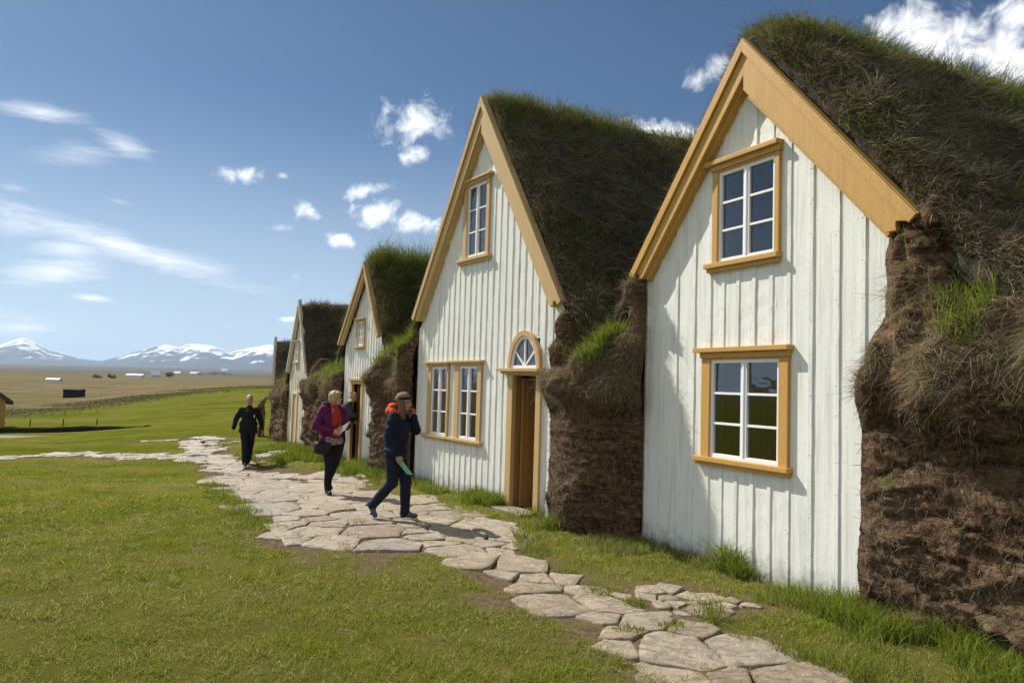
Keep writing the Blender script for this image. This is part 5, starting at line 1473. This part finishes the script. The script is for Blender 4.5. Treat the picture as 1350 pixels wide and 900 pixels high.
def jacket(root, V, mat, pad=.03, hem=.80, name='jacket', hemr=(.20, .15), cuff=.10, fem=False, noise=(.022, 6, 9, 1.0), collar=True, extra=()):
    pel, ch, nk = V['pelvis'], V['chest'], V['neck']
    sh = .9 if fem else 1.0
    low = Vector((pel.x, pel.y, hem))
    p = [('e', pel.lerp(ch, .5), (.155 * sh + pad * .6, .115 + pad, .20)), ('e', ch, (.178 * sh + pad * .6, .122 + pad * .8, .175)), ('e', low + Vector((0, 0, .07)), (hemr[0], hemr[1], .13)), ('e', low + Vector((0, 0, .02)), (hemr[0] * 1.0, hemr[1], .05)),
         ('e', pel + Vector((0, 0, .08)), (hemr[0] * .98, hemr[1] * .97, .14)), ('c', ch + Vector((0, 0, .11)), .088, nk + Vector((0, .005, -.01)), .066)]
    if collar: p.append(('e', nk + Vector((0, 0, .0)), (.072, .074, .035)))
    for sd in 'lr':
        S_, E_, W_ = V['sh_' + sd], V['el_' + sd], V['wr_' + sd]
        c_ = E_.lerp(W_, 1 - cuff)
        p += [('c', ch + Vector((0, 0, .10)), .088, S_, .064 + pad * .4), ('c', S_, .062 + pad * .45, E_, .052 + pad * .35), ('c', E_, .052 + pad * .35, c_, .040 + pad * .3)]
    p += list(extra)
    return link(name, remesh_parts(p, .013, 3, noise), mat, root)
def trousers(root, V, mat, top=1.0, pad=.014, noise=(.014, 6, 10, 5.0), flare=0):
    pel = V['pelvis']
    p = [('e', pel + Vector((0, .0, -.01)), (.165 + pad * .5, .118 + pad, .12))]
    for sd in 'lr':
        Hp, K_, A_ = V['hip_' + sd], V['kn_' + sd], V['an_' + sd]
        p += [('c', Hp, .095 + pad * .4, K_, .062 + pad), ('c', K_, .060 + pad, A_ + (A_ - K_).normalized() * .01, .046 + pad + flare)]
    return link('trousers', remesh_parts(p, .012, 3, noise), mat, root)
def shoe(root, A_, f, mat, sole):
    f = Vector(f).normalized(); up = Vector((0, 0, 1)); up = (up - f * up.dot(f)).normalized()
    p = [('c', A_ + f * -.035 - up * .03, .045, A_ + f * .06 - up * .035, .042), ('c', A_ + f * .05 - up * .043, .040, A_ + f * .155 - up * .05, .031), ('c', A_ + up * .01, .045, A_ - up * .03, .046)]
    o = link('shoe', remesh_parts(p, .009, 2), mat, root)
    s_ = [('c', A_ + f * -.045 - up * .072, .026, A_ + f * .16 - up * .076, .026)]
    b = [('e', A_ + f * -.03 - up * .073, (.042, .042, .014)), ('e', A_ + f * .11 - up * .075, (.046, .046, .013)), ('c', A_ + f * -.04 - up * .072, .012, A_ + f * .16 - up * .076, .012)]
    link('sole', remesh_parts(b, .007, 1), sole, o)
    return o
def hair(root, H, hr, mat, parts, vox=.009, noise=(.012, 16, 9, 2.0), name='hair'):
    return link(name, remesh_parts([('e', H(*c), r, hr) if not isinstance(c[0], tuple) else ('c', H(*c[0]), r[0], H(*c[1]), r[1]) for c, r in parts], vox, 2, noise), mat, root)
M_BLACK = cloth('black_fabric', (.014, .014, .016)); M_BLACK2 = cloth('black_trousers', (.012, .012, .015)); M_SOLE = flat_mat('sole_rubber', (.03, .03, .03)); M_SHOE = flat_mat('black_leather', (.015, .014, .013), .4)
M_GREYHAIR = cloth('grey_hair', (.48, .45, .42), .8, 90, .6); M_BLOND = cloth('blond_hair', (.46, .32, .16), .8, 90, .55); M_BROWN = cloth('brown_hair', (.17, .085, .04), .8, 90, .5)
M_PURPLE = cloth('plum_fabric', (.105, .012, .062), .5); M_RED = cloth('red_fleece', (.34, .035, .022), .4); M_PRINT = material('patterned_fabric', lambda t: t.out(t.bsdf(t.ramp(t.noise(t.coord(), 34, 3), [(.42, (.03, .025, .025)), (.5, (.20, .16, .14)), (.62, (.42, .37, .33))]), .85, .2)))
M_NAVY = cloth('navy_fabric', (.012, .017, .034), .5); M_JEAN = cloth('dark_denim', (.014, .018, .036)); M_ORANGE = cloth('orange_lining', (.62, .075, .022)); M_GREY = cloth('grey_fabric', (.040, .042, .046)); M_BROWNSHOE = flat_mat('brown_leather', (.12, .055, .03), .5); M_BLUESHOE = flat_mat('blue_suede', (.08, .11, .16), .8)
M_BEANIE = cloth('knit_wool', (.27, .18, .11), .8, 120); M_BAND = cloth('black_knit', (.016, .018, .026), .6, 120); M_PAPER = material('white_paper', lambda t: t.out(t.bsdf((.78, .78, .74), .7, .2)))
M_GREENPAPER = material('green_paper', lambda t: t.out(t.bsdf((.20, .52, .28), .7, .2))); M_BAG = cloth('bag_leather', (.030, .016, .020), .3, 25, .5)
def gz(x, y): return float(ground_z(x, y)) + .035

# man in black walking towards the viewer
FT = ((.15, -1, -.28), (-.12, -1, .02))
J = dict(pelvis=(0, 0, .94), chest=(0, -.03, 1.25), neck=(0, -.03, 1.47), head=(0, -.06, 1.625), sh_l=(.180, -.01, 1.375), sh_r=(-.180, -.01, 1.375), el_l=(.29, .05, 1.13), el_r=(-.295, .03, 1.13), wr_l=(.335, -.03, .885), wr_r=(-.36, -.06, .895),
         hip_l=(.09, 0, .90), hip_r=(-.09, 0, .90), kn_l=(.07, -.03, .49), kn_r=(-.075, -.14, .50), an_l=(.055, .20, .16), an_r=(-.045, -.20, .085))
mx_, my_ = -6.47, 19.06
root, V, H, hr = person("grey haired man in black jacket and trousers walking alone on the path", (mx_, my_, gz(mx_, my_)), math.atan2(mx_, my_) * -1 + R(6), J, .98, 0, .06, FT)
jacket(root, V, M_BLACK, .048, .80, hemr=(.235, .17), noise=(.020, 6, 5, 1.0), extra=[('e', (0, -.04, 1.06), (.20, .145, .20)), ('e', (0, -.03, .95), (.225, .16, .16))])
trousers(root, V, M_BLACK2, pad=.028, flare=.010)
for sd, f in (('l', FT[0]), ('r', FT[1])): shoe(root, V['an_' + sd], f, M_SHOE, M_SOLE)
hair(root, H, hr, M_GREYHAIR, [((0, .034, .052), (.080, .088, .082)), ((0, .05, .0), (.078, .062, .06))])
m = MB(); m.box(.10, .125, -.178, -.165, 1.19, 1.26); m.build('badge', M_METAL, root)

# woman in plum jacket looking towards the houses
FT = ((.2, -1, -.7), (-.1, -1, 0))
J = dict(pelvis=(0, 0, .94), chest=(.01, -.01, 1.25), neck=(.015, -.02, 1.46), head=(.03, -.045, 1.605), sh_l=(.175, -.01, 1.39), sh_r=(-.165, .0, 1.39), el_l=(.245, -.02, 1.13), el_r=(-.265, .04, 1.13), wr_l=(.10, -.235, 1.115), wr_r=(-.075, -.225, 1.06),
         hip_l=(.085, 0, .90), hip_r=(-.085, 0, .90), kn_l=(.075, -.02, .50), kn_r=(-.06, -.07, .49), an_l=(.06, .22, .20), an_r=(-.05, -.05, .085))
mx_, my_ = -3.01, 13.06
WR = (mx_, my_, gz(mx_, my_)); RH = -math.atan2(mx_, my_) + R(22)
root, V, H, hr = person("blond woman in plum jacket over red fleece walking with a leaflet and dark bag", WR, RH, J, 1.0, R(42), -.06, FT, True, ('curl', 'curl'))
jacket(root, V, M_PURPLE, .06, .86, hemr=(.20, .16), fem=True, noise=(.026, 6, 9, 3.0), extra=[('e', (-.10, .05, 1.50), (.07, .05, .05)), ('e', (.09, .05, 1.50), (.07, .05, .05)), ('c', (-.12, .09, 1.47), .05, (.12, .09, 1.47), .05)])
link('fleece', remesh_parts([('e', (.012, -.105, 1.22), (.098, .108, .25)), ('e', (.012, -.055, 1.42), (.07, .065, .09)), ('e', (.01, -.085, 1.02), (.10, .10, .13))], .012, 3, (.012, 7, 9, 2)), M_RED, root)
link('patterned_top', remesh_parts([('e', (.0, -.06, .90), (.175, .13, .085)), ('e', (.0, -.05, .86), (.18, .14, .045))], .012, 2, (.02, 9, 9, 2)), M_PRINT, root)
trousers(root, V, M_BLACK2)
for sd, f in (('l', FT[0]), ('r', FT[1])): shoe(root, V['an_' + sd], f, M_SHOE, M_SOLE)
hair(root, H, hr, M_BLOND, [((0, .030, .045), (.092, .098, .092)), ((0, .06, -.02), (.086, .065, .085)), (((.07, .0, .02), (.078, .012, -.05)), (.028, .022)), (((-.07, .0, .02), (-.078, .012, -.05)), (.028, .022)), (((-.05, -.055, .085), (.05, -.06, .085)), (.028, .028))], noise=(.018, 18, 12, 2))
gls = MB()
for x_ in (-.033, .033):
    gls.tube([H(x_ + .026 * math.cos(a), -.106, .012 + .02 * math.sin(a)) for a in [k * math.pi / 5 for k in range(11)]], .0028, 5)
gls.tube([H(-.058, -.10, .016), H(-.075, .0, .016)], .0025, 5); gls.tube([H(.058, -.10, .016), H(.075, .0, .016)], .0025, 5); gls.tube([H(-.008, -.108, .016), H(.008, -.108, .016)], .0025, 5)
gls.build('glasses', M_IRON, root)
def held(name, label, cat, quad, rootloc, heading, mat, fold=None):
    """a folded sheet given by its corners in the holder's frame"""
    M_ = Matrix.Translation(rootloc) @ Matrix.Rotation(heading, 4, 'Z')
    q = [M_ @ Vector(p) for p in quad]
    n = (q[1] - q[0]).cross(q[3] - q[0]).normalized()
    c = sum(q, Vector()) / 4
    me = MB(); vs = []
    for k, sgn in ((0, -.0025), (1, .0025)):
        for v in range(5):
            for u in range(5):
                p = q[0].lerp(q[1], u / 4).lerp(q[3].lerp(q[2], u / 4), v / 4)
                vs.append(p - c + n * (sgn + .012 * math.sin(math.pi * u / 4)))
    fs = []
    for v in range(4):
        for u in range(4):
            a = v * 5 + u
            fs += [(a, a + 5, a + 6, a + 1), (25 + a, 25 + a + 1, 25 + a + 6, 25 + a + 5)]
    rim = [0, 1, 2, 3, 4, 9, 14, 19, 24, 23, 22, 21, 20, 15, 10, 5]
    for i in range(16): a, b = rim[i], rim[(i + 1) % 16]; fs.append((a, b, b + 25, a + 25))
    me.add(vs, fs)
    o = me.build(name, mat, None); o.location = c
    return tag(o, label, cat)
held('leaflet', "white folded leaflet held at the waist of the woman in plum", "leaflet", [(-.02, -.285, 1.00), (.10, -.33, 1.09), (.18, -.34, 1.24), (.06, -.30, 1.15)], WR, RH, M_PAPER)
# her bag, hanging from the shoulder
bag = empty('handbag', WR, RH); tag(bag, "dark leather handbag at the hip of the woman in plum", "bag")
link('pouch', remesh_parts([('e', (-.215, -.10, .80), (.125, .085, .115)), ('e', (-.205, -.10, .74), (.14, .09, .075)), ('e', (-.12, -.14, .80), (.06, .06, .09))], .012, 3, (.022, 9, 9, 4)), M_BAG, bag)
m = MB(); m.tube([(-.30, -.10, .86), (-.27, -.06, 1.02), (-.21, -.03, 1.30), (-.165, 0, 1.475), (-.15, .10, 1.40), (-.2, .12, 1.1), (-.22, .04, .86)], .011, 6); m.build('strap', M_BAG, bag)

# woman in navy striding past
FT = ((.05, -1, .0), (.0, -.55, -.85))
J = dict(pelvis=(0, 0, .95), chest=(0, -.03, 1.25), neck=(0, -.055, 1.45), head=(0, -.105, 1.595), sh_l=(.165, -.02, 1.385), sh_r=(-.165, -.02, 1.385), el_l=(.235, -.215, 1.20), el_r=(-.225, .02, 1.12), wr_l=(.125, -.205, 1.42), wr_r=(-.205, -.10, .885),
         hip_l=(.085, 0, .91), hip_r=(-.085, 0, .91), kn_l=(.075, -.14, .50), kn_r=(-.075, .0, .49), an_l=(.07, -.15, .085), an_r=(-.07, .27, .18))
mx_, my_ = -1.56, 10.60
WB = (mx_, my_, gz(mx_, my_) - .01); BH = R(78)
root, V, H, hr = person("woman in navy jacket and knitted headband striding right with a hand at her ear", WB, BH, J, .985, R(-14), .02, FT, True, ('curl', 'curl'))
jacket(root, V, M_NAVY, .055, .84, hemr=(.205, .165), fem=True, noise=(.022, 4, 17, 3.0))
link('hood', remesh_parts([('e', (0, .075, 1.475), (.115, .085, .085)), ('c', (-.09, .03, 1.47), .045, (-.06, -.07, 1.44), .035), ('c', (.09, .03, 1.47), .045, (.06, -.07, 1.44), .035), ('e', (0, .06, 1.54), (.095, .07, .05))], .011, 3, (.018, 9, 9, 3)), M_ORANGE, root)
trousers(root, V, M_JEAN, pad=.022)
for sd, f in (('l', FT[0]), ('r', FT[1])): shoe(root, V['an_' + sd], f, M_BLUESHOE, M_SOLE)
hair(root, H, hr, M_BROWN, [((0, .02, .01), (.084, .098, .10)), (((-.06, -.025, .0), (-.085, -.055, -.20)), (.034, .024)), (((.06, -.025, .0), (.08, -.06, -.16)), (.032, .02)), (((-.07, .01, -.02), (-.09, -.02, -.24)), (.034, .02))], noise=(.014, 22, 5, 2))
hair(root, H, hr, M_BEANIE, [((0, .022, .080), (.094, .106, .074)), ((0, .050, .058), (.090, .086, .072))], name='knitted_hat', noise=(.008, 14, 14, 2))
hair(root, H, hr, M_BAND, [((0, .012, .062), (.099, .112, .030)), ((0, .014, .072), (.097, .110, .026))], name='headband', noise=(.004, 14, 14, 2))
held('leaflet', "pale green leaflet hanging in the hand of the woman in navy", "leaflet", [(-.235, -.10, .815), (-.16, -.16, .80), (-.13, -.31, .615), (-.21, -.25, .63)], WB, BH, M_GREENPAPER)

# visitor leaning into the third house
FT = ((.1, -1, 0), (-.1, -1, 0))
J = dict(pelvis=(0, .05, .92), chest=(0, -.06, 1.20), neck=(0, -.15, 1.40), head=(0, -.24, 1.52), sh_l=(.18, -.10, 1.35), sh_r=(-.18, -.10, 1.35), el_l=(.25, -.10, 1.08), el_r=(-.26, -.16, 1.10), wr_l=(.22, -.28, .95), wr_r=(-.20, -.36, 1.12),
         hip_l=(.085, .05, .90), hip_r=(-.085, .05, .90), kn_l=(.085, -.02, .49), kn_r=(-.085, .05, .49), an_l=(.08, .05, .085), an_r=(-.08, .12, .085))
c3 = hw(3, -1.12, -.30)
root, V, H, hr = person("visitor in dark grey jacket and jeans seen from behind, stepping into the middle house", (c3[0], c3[1], float(ground_z(c3[0], c3[1])) + .03), R(110), J, .97, 0, .35, FT)
jacket(root, V, M_GREY, .035, .86, hemr=(.195, .15), noise=(.024, 6, 8, 7.0))
trousers(root, V, M_JEAN)
for sd, f in (('l', FT[0]), ('r', FT[1])): shoe(root, V['an_' + sd], f, M_BROWNSHOE, M_SOLE)
hair(root, H, hr, M_BLOND, [((0, .025, .03), (.086, .096, .095)), ((0, .10, .085), (.045, .045, .042))])

# ------------------------------------------------------------------ air
HAZE_DENSITY = 7.5e-5
def m_haze(t):
    v = t.n('ShaderNodeVolumePrincipled')
    v.inputs['Color'].default_value = (.58, .77, 1.0, 1)
    v.inputs['Density'].default_value = HAZE_DENSITY
    v.inputs['Anisotropy'].default_value = 0.25
    t.t.links.new(v.outputs[0], t.n('ShaderNodeOutputMaterial').inputs[1])
zmin, zmax = float(min(Z.min(), ZM.min())) - 1.0, float(max(ZM.max(), Z.max())) + 15
m = MB(); e_ = 30000
m.box(-e_, e_, -e_, e_, zmin, zmax)
hz = m.build('haze', material('haze_air', m_haze), None)
tag(hz, "thin blue haze of clear air over the plain", "haze", kind="stuff")
